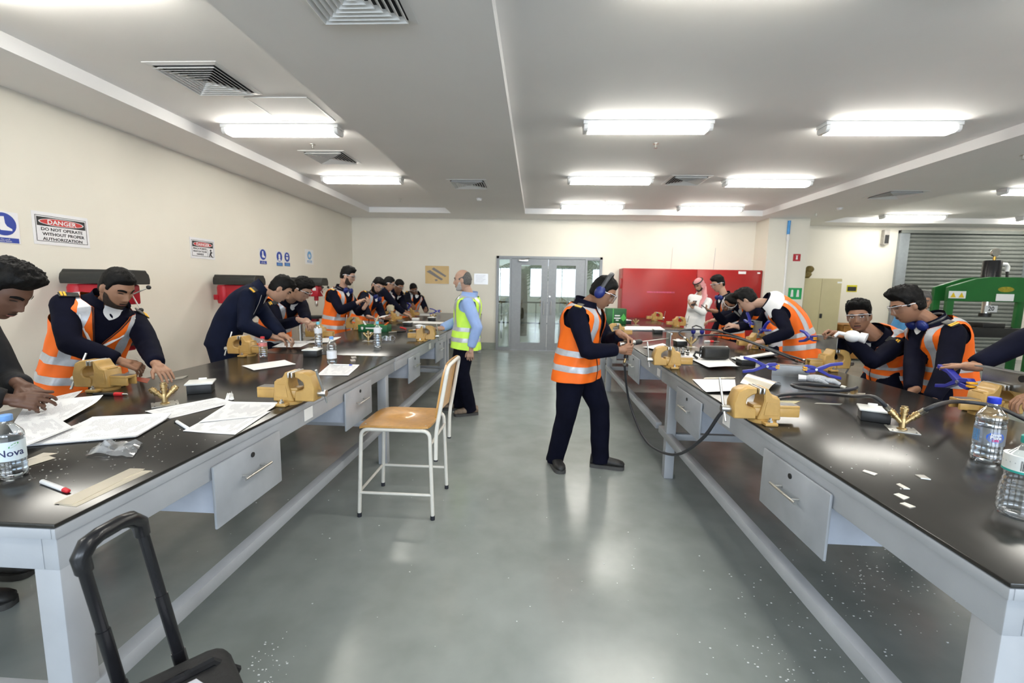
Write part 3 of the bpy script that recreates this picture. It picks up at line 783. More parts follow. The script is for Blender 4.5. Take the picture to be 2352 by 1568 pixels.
# ------------------------------------------------------------------ pillar drills along the left wall
dred_m = M('machine_red', lin(178, 26, 44), 0.35, var=0.08)
dblk_m = M('machine_black_cover', (0.022, 0.023, 0.021), 0.5, var=0.1)
def drill(label, x0, x1, y):
    L = x1 - x0
    t = thing('pillar_drill', label, 'drill press', (x0, y, 0), 0, 'red pillar drills')
    cxs = L * 0.30
    obj('base', MB().box(0.02, L * 0.8, -0.19, 0.19, 0, 0.07, 0.012), dred_m, t)
    obj('column', MB().tube([(cxs, 0, 0.06), (cxs, 0, 1.36)], 0.038, 16), steel_m, t)
    tb = obj('table_bracket', MB().box(cxs - 0.07, cxs + 0.07, -0.07, 0.07, 0.80, 0.92, 0.015).box(cxs, cxs + 0.32, -0.05, 0.05, 0.84, 0.89, 0.01), dred_m, t)
    obj('table', MB().lathe([(0.05, 0.89), (0.155, 0.90), (0.16, 0.935), (0.15, 0.94), (0.0, 0.94)], 24, (cxs + 0.28, 0, 0)), dblk_m, tb)
    prof = [(-0.125, 1.455), (-0.13, 1.50), (-0.12, 1.545), (-0.10, 1.565), (-0.09, 1.585), (0.09, 1.585), (0.10, 1.565), (0.12, 1.545), (0.13, 1.50), (0.125, 1.455)]
    obj('belt_cover', MB().prism(prof, 'x', 0, L, 0.006), dblk_m, t)
    hd = obj('head', MB().box(cxs - 0.075, L * 0.88, -0.095, 0.095, 1.27, 1.453, 0.015), dred_m, t)
    obj('switch_plate', MB().box(L * 0.62, L * 0.68, -0.102, -0.094, 1.33, 1.41, 0.002), white_m, hd)
    obj('rating_plate', MB().box(L * 0.74, L * 0.83, -0.100, -0.094, 1.37, 1.42, 0.001), white_m, hd)
    mo = obj('motor', MB().lathe([(0.0, 1.20), (0.075, 1.205), (0.082, 1.23), (0.082, 1.42), (0.07, 1.45), (0, 1.452)], 20, (0.09, -0.04, 0)), dred_m, t)
    obj('motor_mount', MB().box(0.0, 0.06, -0.13, 0.05, 1.25, 1.32, 0.008), dred_m, mo)
    q = obj('quill', MB().tube([(L * 0.76, 0, 1.28), (L * 0.76, 0, 1.20)], 0.036, 14), dred_m, t)
    obj('chuck', MB().lathe([(0.0, 1.10), (0.012, 1.10), (0.024, 1.13), (0.024, 1.17), (0.016, 1.2), (0, 1.2)], 14, (L * 0.76, 0, 0)), steel_m, q)
    for k in range(3):
        a = math.radians(60 + 120 * k)
        h = MB().tube([(L * 0.88, 0, 1.36), (L * 0.88 + 0.09, math.sin(a) * 0.11 - 0.02, 1.36 + math.cos(a) * 0.13)], 0.006, 8)
        ho = obj('feed_lever', h, steel_m, t)
        obj('knob', MB().ell((L * 0.88 + 0.095, math.sin(a) * 0.117 - 0.02, 1.36 + math.cos(a) * 0.138), (0.02, 0.02, 0.02)), black_m, ho)
    return t
for (xl, xr, xx, lb) in ((135, 290, -4.28, 'red pillar drill below the large DANGER sign'), (488, 584, -4.28, 'red pillar drill behind the student without a vest'), (650, 738, -4.25, 'red pillar drill beside the standing bearded student')):
    yy = px(xl, 630, 'x', xx).y
    drill(lb, xx, px(xr, 635, 'y', yy).x, yy + 0.12)

# ------------------------------------------------------------------ red cabinet, beige cabinet, press, crate
rc_m = M('red_cabinet_paint', lin(160, 32, 31), 0.32, var=0.06, scale=3)
t = thing('red_cabinet', 'wide low red steel cabinet with two doors against back wall', 'cabinet', (3.38, YF, 0))
obj('body', MB().box(-1.49, 1.49, -0.46, -0.005, 0.0, 1.945, 0.006), rc_m, t)
for a, b in ((-1.485, 0.1), (0.11, 1.485)):
    d = obj('door', MB().box(a, b, -0.485, -0.461, 0.06, 1.935, 0.006), rc_m, t)
    obj('handle', MB().box((b - 0.09) if a < 0 else (a + 0.05), (b - 0.05) if a < 0 else (a + 0.09), -0.5, -0.485, 0.95, 1.12, 0.004), steel_m, d)
obj('hasp', MB().box(-1.53, -1.485, -0.44, -0.40, 1.50, 1.72, 0.006), rc_m, t)
obj('label_sticker', MB().box(0.98, 1.14, -0.487, -0.485, 1.86, 1.915), paper_m, t, smooth=False)
obj('label_sticker', MB().box(1.38, 1.44, -0.487, -0.485, 1.87, 1.90), paper_m, t, smooth=False)
obj('scribble', MB().box(-0.95, -0.35, -0.4868, -0.485, 1.42, 1.45), M('faded_marker', lin(190, 80, 110), 0.4, var=0.3, scale=30), t, smooth=False)
for dx in (0.05, 1.0):
    k = tag(obj('hanging_wire', MB().tube([(3.0 + dx, YF - 0.02, 1.95), (3.02 + dx, YF - 0.015, 2.45)], 0.004, 6), M('thin_grey_wire', (0.5, 0.5, 0.5), 0.5)), 'thin grey wire up the wall above the %s door of the red cabinet' % ('wider' if dx < .5 else 'labelled'), 'wire', 'wires above the red cabinet')
bc_m = M('beige_cabinet_paint', lin(196, 186, 146), 0.4, var=0.05, scale=3)
t = thing('beige_cabinet', 'tall beige steel cabinet standing beside the column', 'cabinet', (6.27, 10.52, 0))
obj('body', MB().box(-0.40, 0.40, -0.30, 0.44, 0.0, 1.80, 0.005), bc_m, t)
for a, b in ((-0.395, -0.03), (-0.025, 0.395)):
    d = obj('door', MB().box(a, b, -0.318, -0.301, 0.06, 1.79, 0.004), bc_m, t)
    if a > -0.1: obj('latch', MB().box(-0.015, 0.035, -0.335, -0.318, 0.93, 1.03, 0.005), black_m, d)
obj('label_sticker', MB().box(0.30, 0.39, -0.320, -0.318, 1.70, 1.735), paper_m, t, smooth=False)
m = MB(); rd = random.Random(4)
for c, r in (((0, 0, 0.09), (0.10, 0.08, 0.09)), ((0.06, 0, 0.20), (0.085, 0.08, 0.08)), ((-0.06, 0, 0.05), (0.07, 0.07, 0.05))):
    k0 = len(m.v); m.ell(c, r, 14, 9)
    for i in range(k0, len(m.v)): m.v[i] += Vector((rd.uniform(-1, 1), rd.uniform(-1, 1), 0.0)) * 0.008
k = obj('lumpy_object', m, M('olive_brown_lump', lin(120, 105, 60), 0.8, var=0.35, scale=25)); k.location = (6.02, 10.42, 1.80)  # unidentified brown lumpy shape on the cabinet
tag(k, 'olive brown lumpy object resting on top of the beige cabinet', 'cloth')
t = thing('wooden_crate', 'brown wooden crate on the floor beside the beige cabinet', 'crate', (7.15, 10.5, 0))
cr_m = M('brown_plywood', lin(160, 112, 52), 0.6, var=0.2, scale=14)
for s in (-1, 1):
    obj('side_board', MB().box(-0.4, 0.4, s * 0.3 - 0.012, s * 0.3 + 0.012, 0.05, 0.78), cr_m, t); obj('end_board', MB().box(s * 0.4 - 0.012, s * 0.4 + 0.012, -0.288, 0.288, 0.05, 0.78), cr_m, t)
    obj('batten', MB().box(s * 0.33 - 0.04, s * 0.33 + 0.04, -0.335, -0.312, 0.0, 0.80), cr_m, t)
obj('lid', MB().box(-0.42, 0.42, -0.335, 0.315, 0.78, 0.80), cr_m, t)

g_m = M('press_green', lin(30, 100, 44), 0.4, var=0.08, scale=4)
t = thing('hydraulic_press', 'green hydraulic workshop press with black cylinder before the shutter', 'press', (7.62, 8.0, 0))
m = MB(); bp = [(-0.78, 1.395), (-0.78, 1.62), (-0.62, 1.68), (-0.36, 1.77), (-0.15, 1.80), (0.35, 1.80), (0.6, 1.76), (0.80, 1.66), (0.80, 1.395)]
for y in (-0.16, 0.10): obj('cross_beam', MB().prism(bp, 'y', y, y + 0.06, 0.004), g_m, t)
for x in (-0.72, 0.66):
    for y in (-0.16, 0.10): obj('upright', MB().box(x - 0.055, x + 0.055, y, y + 0.06, 0.06, 1.40, 0.003), g_m, t)
    obj('foot', MB().box(x - 0.08, x + 0.08, -0.38, 0.38, 0.0, 0.07, 0.004), g_m, t)
cyl = obj('cylinder', MB().lathe([(0.0, 1.56), (0.12, 1.56), (0.12, 2.06), (0.11, 2.08), (0, 2.08)], 24), gloss_black, t)
obj('gauge_stem', MB().tube([(0.02, 0, 2.075), (0.02, 0, 2.16)], 0.018, 10), M('brass_plain', lin(200, 160, 80), 0.3, metal=0.9), cyl)
ga = MB().lathe([(0.0, -0.02), (0.065, -0.02), (0.07, 0.0), (0.065, 0.02), (0, 0.02)], 20, (0.02, 0, 2.21), Matrix.Rotation(math.radians(90), 4, 'X')); obj('pressure_gauge', ga, steel_m, cyl)
obj('hose_elbow', MB().tube([(0.11, 0, 2.02), (0.22, 0, 2.02), (0.25, 0, 1.98), (0.25, 0, 1.9)], 0.03, 10), white_m, cyl)
obj('hydraulic_hose', MB().tube([(0.25, 0, 1.92), (0.24, -0.03, 1.75), (0.40, -0.12, 1.70), (0.62, -0.2, 1.72)], 0.02, 8), black_m, t)
obj('ram', MB().tube([(0, 0, 1.2), (0, 0, 1.58)], 0.055, 16), steel_m, t)
obj('ram_nose', MB().tube([(0, 0, 1.14), (0, 0, 1.2)], 0.08, 16), black_m, t)
for z in (0.80,):
    for y in (-0.19, 0.13): obj('bed_beam', MB().box(-0.78, 0.72, y, y + 0.07, z, z + 0.16, 0.004), black_m, t)
obj('bed_block', MB().box(-0.15, 0.2, -0.16, 0.16, 0.96, 1.04, 0.01), black_m, t)
pl = obj('warning_label', MB().box(-0.77, -0.50, -0.164, -0.160, 1.44, 1.56), paper_m, t, smooth=False)
for q in (-0.70, -0.57): obj('triangle', flat(MB(), [(q - .045, 1.455), (q + .045, 1.455), (q, 1.54)], -0.166), M('label_yellow', lin(225, 190, 40), 0.5, var=.02), pl, smooth=False)
obj('data_plate', MB().box(-0.02, 0.26, -0.164, -0.160, 1.41, 1.525), paper_m, t, smooth=False)
em = obj('emblem', flat(MB(), disc(0.12, 1.60, 0.13, 0.045, 18), -0.1615), M('emblem_olive', lin(150, 140, 40), 0.5, var=.3, scale=40), t, smooth=False)
nb = obj('tonnage_plate', MB().box(-0.10, 0.10, -0.09, -0.085, 1.22, 1.33), paper_m, t, smooth=False)
lettering(nb, '20', 0.10, ink_m, (0, -0.092, 1.275), R90, 1.0, 0.002)
# ------------------------------------------------------------------ bench vises
ochre_m = M('ochre_vise_paint', lin(188, 150, 86), 0.4, var=0.12, scale=14, coat=0.1)
ZROT = {0: 0.0, 1: math.pi}
def vise_proto():
    t = thing('bench_vise', '', 'vise')
    b = MB().lathe([(0.0, 0.0), (0.062, 0.0), (0.062, 0.014), (0.05, 0.02), (0.0, 0.022)], 24)
    for s in (-1, 1): b.box(-0.03, 0.03, s * 0.075 - 0.022, s * 0.075 + 0.022, 0, 0.016, 0.006)
    bo = obj('base', b, ochre_m, t)
    for s in (-1, 1): obj('bolt', MB().lathe([(0.012, 0.016), (0.012, 0.026), (0.006, 0.027), (0.006, 0.036), (0, 0.037)], 6, (0, s * 0.078, 0)), steel_m, bo)
    fx = [(-0.045, 0.018), (-0.03, 0.06), (-0.018, 0.11), (-0.022, 0.135), (-0.022, 0.168), (-0.006, 0.17), (0.004, 0.15), (0.02, 0.128), (0.052, 0.122), (0.062, 0.018)]
    fo = obj('fixed_jaw', MB().prism(fx, 'y', -0.05, 0.05, 0.005), ochre_m, t)
    for s in (-1, 1):
        obj('cast_panel', MB().prism([(-0.018, 0.04), (-0.008, 0.105), (0.042, 0.105), (0.048, 0.04)], 'y', s * 0.05, s * 0.0525, 0.001), ochre_m, fo)
    obj('anvil', MB().box(0.004, 0.052, -0.032, 0.032, 0.12, 0.127, 0.003), ochre_m, fo)
    obj('jaw_plate', MB().box(-0.031, -0.0225, -0.058, 0.058, 0.142, 0.17, 0.002), steel_m, fo)
    mv = [(-0.15, 0.018), (-0.155, 0.09), (-0.135, 0.15), (-0.10, 0.168), (-0.05, 0.168), (-0.05, 0.14), (-0.07, 0.135), (-0.095, 0.115), (-0.098, 0.09), (-0.088, 0.075), (-0.05, 0.07), (-0.046, 0.018)]
    mo = obj('movable_jaw', MB().prism(mv, 'y', -0.042, 0.042, 0.005), ochre_m, t)
    obj('jaw_plate', MB().box(-0.049, -0.0405, -0.058, 0.058, 0.142, 0.17, 0.002), steel_m, mo)
    sl = MB().box(-0.06, 0.155, -0.034, 0.034, 0.07, 0.085, 0.004)
    for s in (-1, 1): sl.box(-0.06, 0.155, s * 0.027 - 0.007, s * 0.027 + 0.007, 0.03, 0.072, 0.004)
    so = obj('slide_bar', sl, ochre_m, t)
    obj('slide_face', MB().box(0.055, 0.15, -0.028, 0.028, 0.085, 0.0865), M('worn_steel_grey', (0.25, 0.24, 0.23), 0.35, metal=0.7), so)
    sc_ = obj('screw_head', MB().tube([(-0.15, 0, 0.055), (-0.195, 0, 0.055)], 0.017, 14), steel_m, t)
    obj('handle', MB().tube([(-0.182, -0.03, 0.0), (-0.182, 0.075, 0.19)], 0.006, 10), M('light_zinc', (0.66, 0.68, 0.70), 0.3, metal=0.9, var=0.03), sc_)
    return t
vp_ = vise_proto()
def yz(x, y, X): return px(x, y, 'x', X).y
vspots = [(-2.42, 2.35, 0, 'ochre vise on the wall-side edge in front of the vest student using a red strip'), (-1.265, 2.2, 1, 'ochre vise on the aisle edge beside the printed sheets of the near drill-side bench'),
          (-2.42, 3.6, 0, 'ochre vise beside the small red-capped bottle'), (-2.42, 4.87, 0, 'ochre vise half hidden behind the light blue capped bottle'),
          (-2.42, yz(822, 742, -2.42), 0, 'ochre vise behind the green tool box'), (-1.265, 4.9, 1, 'ochre vise under the instructor hand'),
          (-2.42, yz(902, 722, -2.42), 0, 'ochre vise gripping a pale block before the far students'), (-2.42, yz(945, 712, -2.42), 0, 'ochre vise in front of the student below the tan poster'),
          (1.10, 2.15, 0, 'ochre vise on the aisle edge where the black hose passes over'), (1.10, 3.6, 0, 'ochre vise holding the upright steel plate being drilled'),
          (1.10, 5.85, 0, 'ochre vise on the aisle edge behind the drilling hands'), (2.36, 9.0, 1, 'ochre vise nearest the red cabinet on the far bench'),
          (2.36, 7.62, 1, 'ochre vise on the far bench beside the white robed man'), (2.36, 3.68, 1, 'ochre vise in front of the student looking up'),
          (2.36, 4.95, 1, 'ochre vise below the clamps of the bent pair of students'), (2.355, 2.4, 1, 'ochre vise gripping the big grey plate behind the bottles')]
for i, (x, y, r, lb) in enumerate(vspots):
    if i == 0: vp_.location = (x, y, ZB); vp_['label'] = lb; vp_['group'] = 'ochre bench vises'
    else:
        vd = dup(vp_, (x, y, ZB), ZROT[r], lb, 'ochre bench vises')
        for ch in vd.children:
            for g in ch.children:
                if i == 13 and g.name.startswith('handle'): g.location = (0, -.072, -.13)      # bar slid down through its head

# ------------------------------------------------------------------ brass air outlets and socket boxes
brass_m = M('brass', lin(176, 152, 108), 0.34, metal=0.95, var=0.1, scale=40)
plate_m = M('zinc_plate', (0.42, 0.41, 0.37), 0.35, metal=0.7, var=0.08)
def outlet_proto():
    t = thing('air_outlet', '', 'air outlet')
    p = obj('base_plate', MB().box(-0.055, 0.055, -0.055, 0.055, 0, 0.004, 0.001), plate_m, t)
    for a in (-1, 1):
        for b in (-1, 1): obj('screw', MB().lathe([(0.004, 0.004), (0.003, 0.006), (0, 0.006)], 8, (a * 0.042, b * 0.042, 0)), lock_m, p)
    s = MB().lathe([(0.02, 0.003), (0.02, 0.008), (0.013, 0.012), (0.013, 0.05), (0.012, 0.055), (0, 0.055)], 16)
    obj('stem', s, brass_m, t)
    prof = [(0.0, 0.0), (0.011, 0.0), (0.011, 0.03), (0.015, 0.031), (0.015, 0.04), (0.012, 0.041), (0.012, 0.047), (0.016, 0.048), (0.016, 0.06), (0.013, 0.062), (0.013, 0.07), (0.008, 0.07), (0.007, 0.06), (0, 0.06)]
    for k in (-1, 0, 1):
        R = Matrix.Rotation(math.radians(42 * k), 4, 'Y')
        obj('coupling', MB().lathe(prof, 16, (k * 0.006, 0, 0.036 if k else 0.042), R), brass_m, t)
    return t
op = outlet_proto()
def outlets(lst):
    for i, (x, y, rz, lb) in enumerate(lst):
        if i == 0: op.location = (x, y, ZB); op.rotation_euler = (0, 0, rz); op['label'] = lb; op['group'] = 'brass three-way air outlets'
        else: dup(op, (x, y, ZB), rz, lb, 'brass three-way air outlets')
outlets([(-1.85, 2.09, 0.75, 'brass three-way outlet on square plate beside the black socket box, near bench by drills'),
         (-1.82, 4.75, 0.1, 'brass three-way outlet in front of the green tool box'), (-1.86, 8.0, 0.1, 'brass three-way outlet on the far bench below the poster'),
         (1.69, 2.075, -0.45, 'brass three-way outlet with two black hoses plugged in near the bottles'), (1.70, 4.93, 0.0, 'brass three-way outlet behind the black pouch with hoses plugged in'),
         (1.72, 7.75, 0.1, 'brass three-way outlet on the far bench beside the green carton')])
def socket_proto():
    t = thing('socket_box', '', 'socket box')
    obj('body', MB().box(-0.058, 0.058, -0.058, 0.058, 0, 0.05, 0.004), black_m, t)
    l = obj('lid', MB().box(-0.066, 0.066, -0.066, 0.066, 0.05, 0.06, 0.004), M('white_lid', (0.80, 0.80, 0.77), 0.3, var=.02), t)
    obj('hinge_lug', MB().box(-0.02, 0.02, 0.06, 0.07, 0.056, 0.068, 0.003), white_m, l)
    return t
sp = socket_proto()
def P_(x, y): return px(x, y, 'z', ZB)
for i, (q, rz, lb) in enumerate((((-1.87, 2.36), 0.5, 'black socket box with white lid beside the near brass outlet'), ((-1.90, 3.68), 0.1, 'black socket box with white lid between the two labelled bottles'),
        ((-1.86, 5.02), 0.0, 'black socket box half hidden behind the light blue capped bottle by the tool box'), (tuple(P_(937, 748)[:2]), 0.0, 'black socket box beside the white tape roll'),
        (tuple(P_(992, 736)[:2]), 0.0, 'black socket box behind the far brass outlet'), ((1.68, 2.235), -0.5, 'black socket box with white lid next to the hosed brass outlet'),
        (tuple(P_(1712, 838)[:2]), 0.0, 'black socket box with papers lying over it'), (tuple(P_(1562, 793)[:2]), 0.1, 'black socket box beside the outlet behind the black pouch'),
        (tuple(P_(1510, 765)[:2]), 0.0, 'black socket box below the stack of white boards'), (tuple(P_(1441, 742)[:2]), 0.0, 'black socket box by the green carton'))):
    if i == 0: sp.location = (*q, ZB); sp.rotation_euler = (0, 0, rz); sp['label'] = lb; sp['group'] = 'socket boxes'
    else: dup(sp, (*q, ZB), rz, lb, 'socket boxes')

# ------------------------------------------------------------------ papers
def print_material():
    m = bpy.data.materials.new('printed_paper'); m.use_nodes = True
    nt = m.node_tree; b = nt.nodes['Principled BSDF']; b.inputs['Roughness'].default_value = 0.6
    N = nt.nodes.new; L = nt.links.new
    uv = N('ShaderNodeUVMap'); sx = N('ShaderNodeSeparateXYZ'); L(uv.outputs[0], sx.inputs[0])
    def math_(op, a, b_=None):
        n = N('ShaderNodeMath'); n.operation = op
        for i, q in enumerate((a, b_)):
            if q is None: continue
            if isinstance(q, (int, float)): n.inputs[i].default_value = q
            else: L(q, n.inputs[i])
        return n.outputs[0]
    rows = math_('MULTIPLY', sx.outputs[1], 48.0)
    fr = math_('FRACT', rows)
    ln = math_('MULTIPLY', math_('GREATER_THAN', fr, 0.35), math_('LESS_THAN', fr, 0.72))
    cb = N('ShaderNodeCombineXYZ'); L(math_('MULTIPLY', sx.outputs[0], 45.0), cb.inputs[0]); L(math_('FLOOR', rows), cb.inputs[1])
    wn_ = N('ShaderNodeTexNoise'); wn_.inputs['Scale'].default_value = 1.0; L(cb.outputs[0], wn_.inputs['Vector'])
    wd = math_('GREATER_THAN', wn_.outputs['Fac'], 0.44)
    cb2 = N('ShaderNodeCombineXYZ'); L(math_('MULTIPLY', sx.outputs[0], 2.6), cb2.inputs[0]); L(math_('MULTIPLY', sx.outputs[1], 6.0), cb2.inputs[1])
    bl = N('ShaderNodeTexNoise'); bl.inputs['Scale'].default_value = 1.0; L(cb2.outputs[0], bl.inputs['Vector'])
    blk = math_('GREATER_THAN', bl.outputs['Fac'], 0.47)
    mg = math_('MULTIPLY', math_('MULTIPLY', math_('GREATER_THAN', sx.outputs[0], 0.1), math_('LESS_THAN', sx.outputs[0], 0.9)), math_('MULTIPLY', math_('GREATER_THAN', sx.outputs[1], 0.08), math_('LESS_THAN', sx.outputs[1], 0.92)))
    al = math_('MULTIPLY', math_('MULTIPLY', ln, wd), math_('MULTIPLY', mg, blk))
    mx = N('ShaderNodeMix'); mx.data_type = 'RGBA'; mx.inputs[6].default_value = (0.84, 0.84, 0.85, 1); mx.inputs[7].default_value = (0.46, 0.46, 0.49, 1)
    L(al, mx.inputs[0]); L(mx.outputs[2], b.inputs['Base Color'])
    return m
print_m = print_material()
PG = 'sheets on the benches'
def sheet(label, corners, curl=0.0, mat=None, sheets=1, z=ZB, name='paper_sheet', cat='paper', world=False, amp=0.002, th=0.0008):
    """corners: photo pixels on the bench top, in order round the sheet"""
    c = [Vector(q) for q in corners] if world else [px(x, y, 'z', z) for x, y in corners]
    ctr = sum(c, Vector()) / 4
    N = 10; rd = random.Random(len(label) * 7 + int(ctr.y * 100))
    ph = rd.random() * 6
    def one(k):
        m = MB(); m.uv = []
        sh = Vector((rd.uniform(-1, 1), rd.uniform(-1, 1), 0)) * 0.006 * (1 if k else 0)
        for top in (1, 0):
            for i in range(N + 1):
                for j in range(N + 1):
                    u, v = i / N, j / N
                    p = c[0].lerp(c[1], u).lerp(c[3].lerp(c[2], u), v) - ctr + sh
                    h = 0.0012 + k * 0.0016 + amp * (1 + math.sin(3.1 * u + ph) * math.cos(2.3 * v + ph)) + curl * (max(0, u - 0.72) / 0.28) ** 2 * (0.5 + 0.5 * v)
                    m.v.append(Vector((p.x, p.y, h + top * th)))
                    m.uv.append((u, v))
        G = (N + 1) ** 2
        for i in range(N):
            for j in range(N):
                a = i * (N + 1) + j
                q = (a, a + 1, a + N + 2, a + N + 1)
                m.f += [q, tuple(x + G for x in q[::-1])]
        for i in range(N):
            for a, b in ((i, i + 1), (N * (N + 1) + i + 1, N * (N + 1) + i), ((i + 1) * (N + 1), i * (N + 1)), (i * (N + 1) + N, (i + 1) * (N + 1) + N)):
                m.f.append((a, a + G, b + G, b))
        return m
    if sheets == 1:
        o = obj(name, one(0), mat or print_m); o.location = (ctr.x, ctr.y, ctr.z)
        return tag(o, label, cat, PG if name == 'paper_sheet' else None)
    t = thing('paper_stack', label, 'paper', (ctr.x, ctr.y, ctr.z), 0, PG)
    for k in range(sheets): obj('sheet', one(k), mat or print_m, t)
    return t
sheet('thick stack of printed sheets in front of the clear plastic bag', [(61, 1026), (209, 966), (391, 959), (312, 1006)], 0.012, sheets=5)
sheet('printed sheets between the label bottle and the writing hands', [(52, 1030), (20, 978), (127, 962), (164, 984)], 0.0, sheets=3, z=ZB + .016)
sheet('printed sheet with curled corner under the ruler hand', [(30, 976), (60, 930), (238, 916), (146, 968)], 0.018, z=ZB + .007)
sheet('printed sheet running under the wall-side vise', [(70, 945), (125, 913), (190, 900), (140, 935)], 0.004)
sheet('printed sheet with bold heading next to the brass outlet plate', [(333, 946), (497, 914), (540, 926), (390, 962)], 0.0)
sheet('lower printed sheet lying over the bench edge by the aisle vise', [(420, 991), (470, 965), (622, 946), (540, 999)], 0.0)
sheet('upper printed sheet with table of text by the aisle vise', [(456, 972), (528, 926), (638, 931), (590, 958)], 0.012, z=ZB + 0.004)
sheet('single white sheet lying alone in front of the small red-capped bottle', [(555, 841), (583, 851), (680, 837), (654, 827)], 0.0, paper_m)
sheet('sheet under the hands of the student without a vest', [(625, 798), (655, 784), (720, 784), (690, 797)], 0.003)
sheet('white sheet behind the bottles on the drill side bench', [(712, 788), (730, 778), (784, 775), (758, 786)], 0.003, paper_m, z=ZB + .006)
sheet('white sheet with a pen across its top edge', [(728, 862), (757, 838), (826, 840), (800, 863)], 0.006)
sheet('white sheet below the white tape roll', [(930, 742), (945, 737), (1022, 740), (1010, 744)], 0.0, paper_m)
sheet('white sheet spread before the student below the poster', [(945, 724), (958, 719), (1003, 722), (995, 726)], 0.0, paper_m)
sheet('printed sheet behind the handle of the hosed vise', [(1590, 872), (1622, 903), (1692, 903), (1688, 872)], 0.012)
sheet('crumpled sheet under the black pouch', [(1588, 826), (1628, 849), (1698, 848), (1672, 825)], 0.015, paper_m, amp=0.008)
sheet('stack of white sheets next to the black pouch', [(1680, 824), (1700, 833), (1790, 822), (1770, 810)], 0.03, paper_m, sheets=4, amp=0.006)
sheet('crumpled sheet behind the upright steel plate', [(1476, 798), (1500, 805), (1548, 800), (1522, 790)], 0.008, paper_m, amp=0.008)
t = sheet('stack of white boards with tan edge on the far bench', [(1418, 758), (1440, 751), (1516, 752), (1527, 759)], 0.0, paper_m, sheets=6, amp=0.003, th=0.004)

# ------------------------------------------------------------------ bottles
pet_m = thin_clear('clear_pet', (0.93, 0.96, 0.98), gloss=0.10, rough=0.08)
water_m = M('water', (0.93, 0.97, 1.0), 0.0, var=0, trans=1.0, ior=1.2)
def wrap(me, R):
    for v in me.vertices:
        a = v.co.x / R
        v.co = Vector((math.sin(a) * (R + v.co.z), -math.cos(a) * (R + v.co.z), v.co.y))
    return me
def bottle(label, x, y, H, R, capm, labm, lab=(0.36, 0.62), fill=0.6, rz=0.0, ribs=7, waist=0.0, group='water bottles', deco=None, capr=0.015):
    t = thing('water_bottle', label, 'bottle', (x, y, ZB), rz, group)
    pr = [(0.0, 0.004), (R * 0.55, 0.003), (R * 0.9, 0.0), (R, 0.012)]
    n = 26
    for i in range(1, n):
        z = 0.012 + (H * 0.70 - 0.012) * i / n; u = z / H
        r = R * (1 - 0.05 * math.cos(i * 2 * math.pi / n * ribs) * 0.6 - waist * math.exp(-((u - 0.5) / 0.1) ** 2))
        if lab[0] < u < lab[1]: r = R * 0.975 if not waist else r
        pr.append((r, z))
    for i in range(9):
        u = i / 8; pr.append((R + (capr * 0.92 - R) * (3 * u * u - 2 * u ** 3) ** 0.9, H * 0.70 + (H * 0.90 - H * 0.70) * u))
    pr.append((capr * 0.92, H * 0.93))
    obj('shell', MB().lathe(pr, 24), pet_m, t, ang=2.0)
    wz = H * fill
    wp = [(0.0, 0.006), (R * 0.86, 0.006), (R * 0.93, 0.014)] + [(r * 0.95, z) for r, z in pr[4:] if 0.016 < z < wz] + [(0.0, wz)]
    if fill > 0.05: obj('water', MB().lathe(wp, 20), water_m, t, ang=2.0)
    obj('cap', MB().lathe([(capr, H * 0.905), (capr * 1.05, H * 0.91), (capr * 1.05, H * 0.99), (capr * 0.9, H), (0, H)], 20), capm, t)
    if labm:
        lo = obj('label', MB().lathe([(R * 1.0, H * lab[0]), (R * 1.012, H * lab[0]), (R * 1.012, H * lab[1]), (R * 1.0, H * lab[1])], 28), labm, t)
        if deco: deco(lo, R * 1.016, H, lab)
    return t
cap_b, cap_lb, cap_r, cap_t, cap_db = M('cap_blue', lin(120, 165, 225), .4), M('cap_light_blue', lin(120, 200, 222), .4), M('cap_red', lin(200, 40, 50), .4), M('cap_teal', lin(50, 160, 150), .4), M('cap_dark_blue', lin(40, 60, 190), .4)
lab_w, lab_g = M('label_pale', (0.70, 0.80, 0.85), .35, var=.04), M('label_cloudy', (0.78, 0.80, 0.84), .4, var=.05)
navy_ink = M('navy_ink', (0.03, 0.04, 0.12), .5, var=0)
def deco_nova(lo, R, H, lab):
    o = obj('lettering', wrap(text_mesh('Nova', 0.030, 'CENTER', 0.0002, 0.0004, 0.95), R), navy_ink, lo); o.location = (0, 0, H * (lab[0] + lab[1]) / 2 - 0.006)
    m = MB(); n = 12
    for k in range(n): a = 2 * math.pi * k / n; m.v.append(Vector((0.012 * math.cos(a) + 0.008, 0.005 * math.sin(a) + 0.006 * math.cos(a) + 0.018, 0)))
    m.f.append(tuple(range(n)))
    o = obj('leaf_mark', wrap(m.mesh('leaf_mark'), R), M('leaf_green_ink', lin(60, 160, 70), .5, var=0), lo); o.location = (0, 0, H * (lab[0] + lab[1]) / 2)
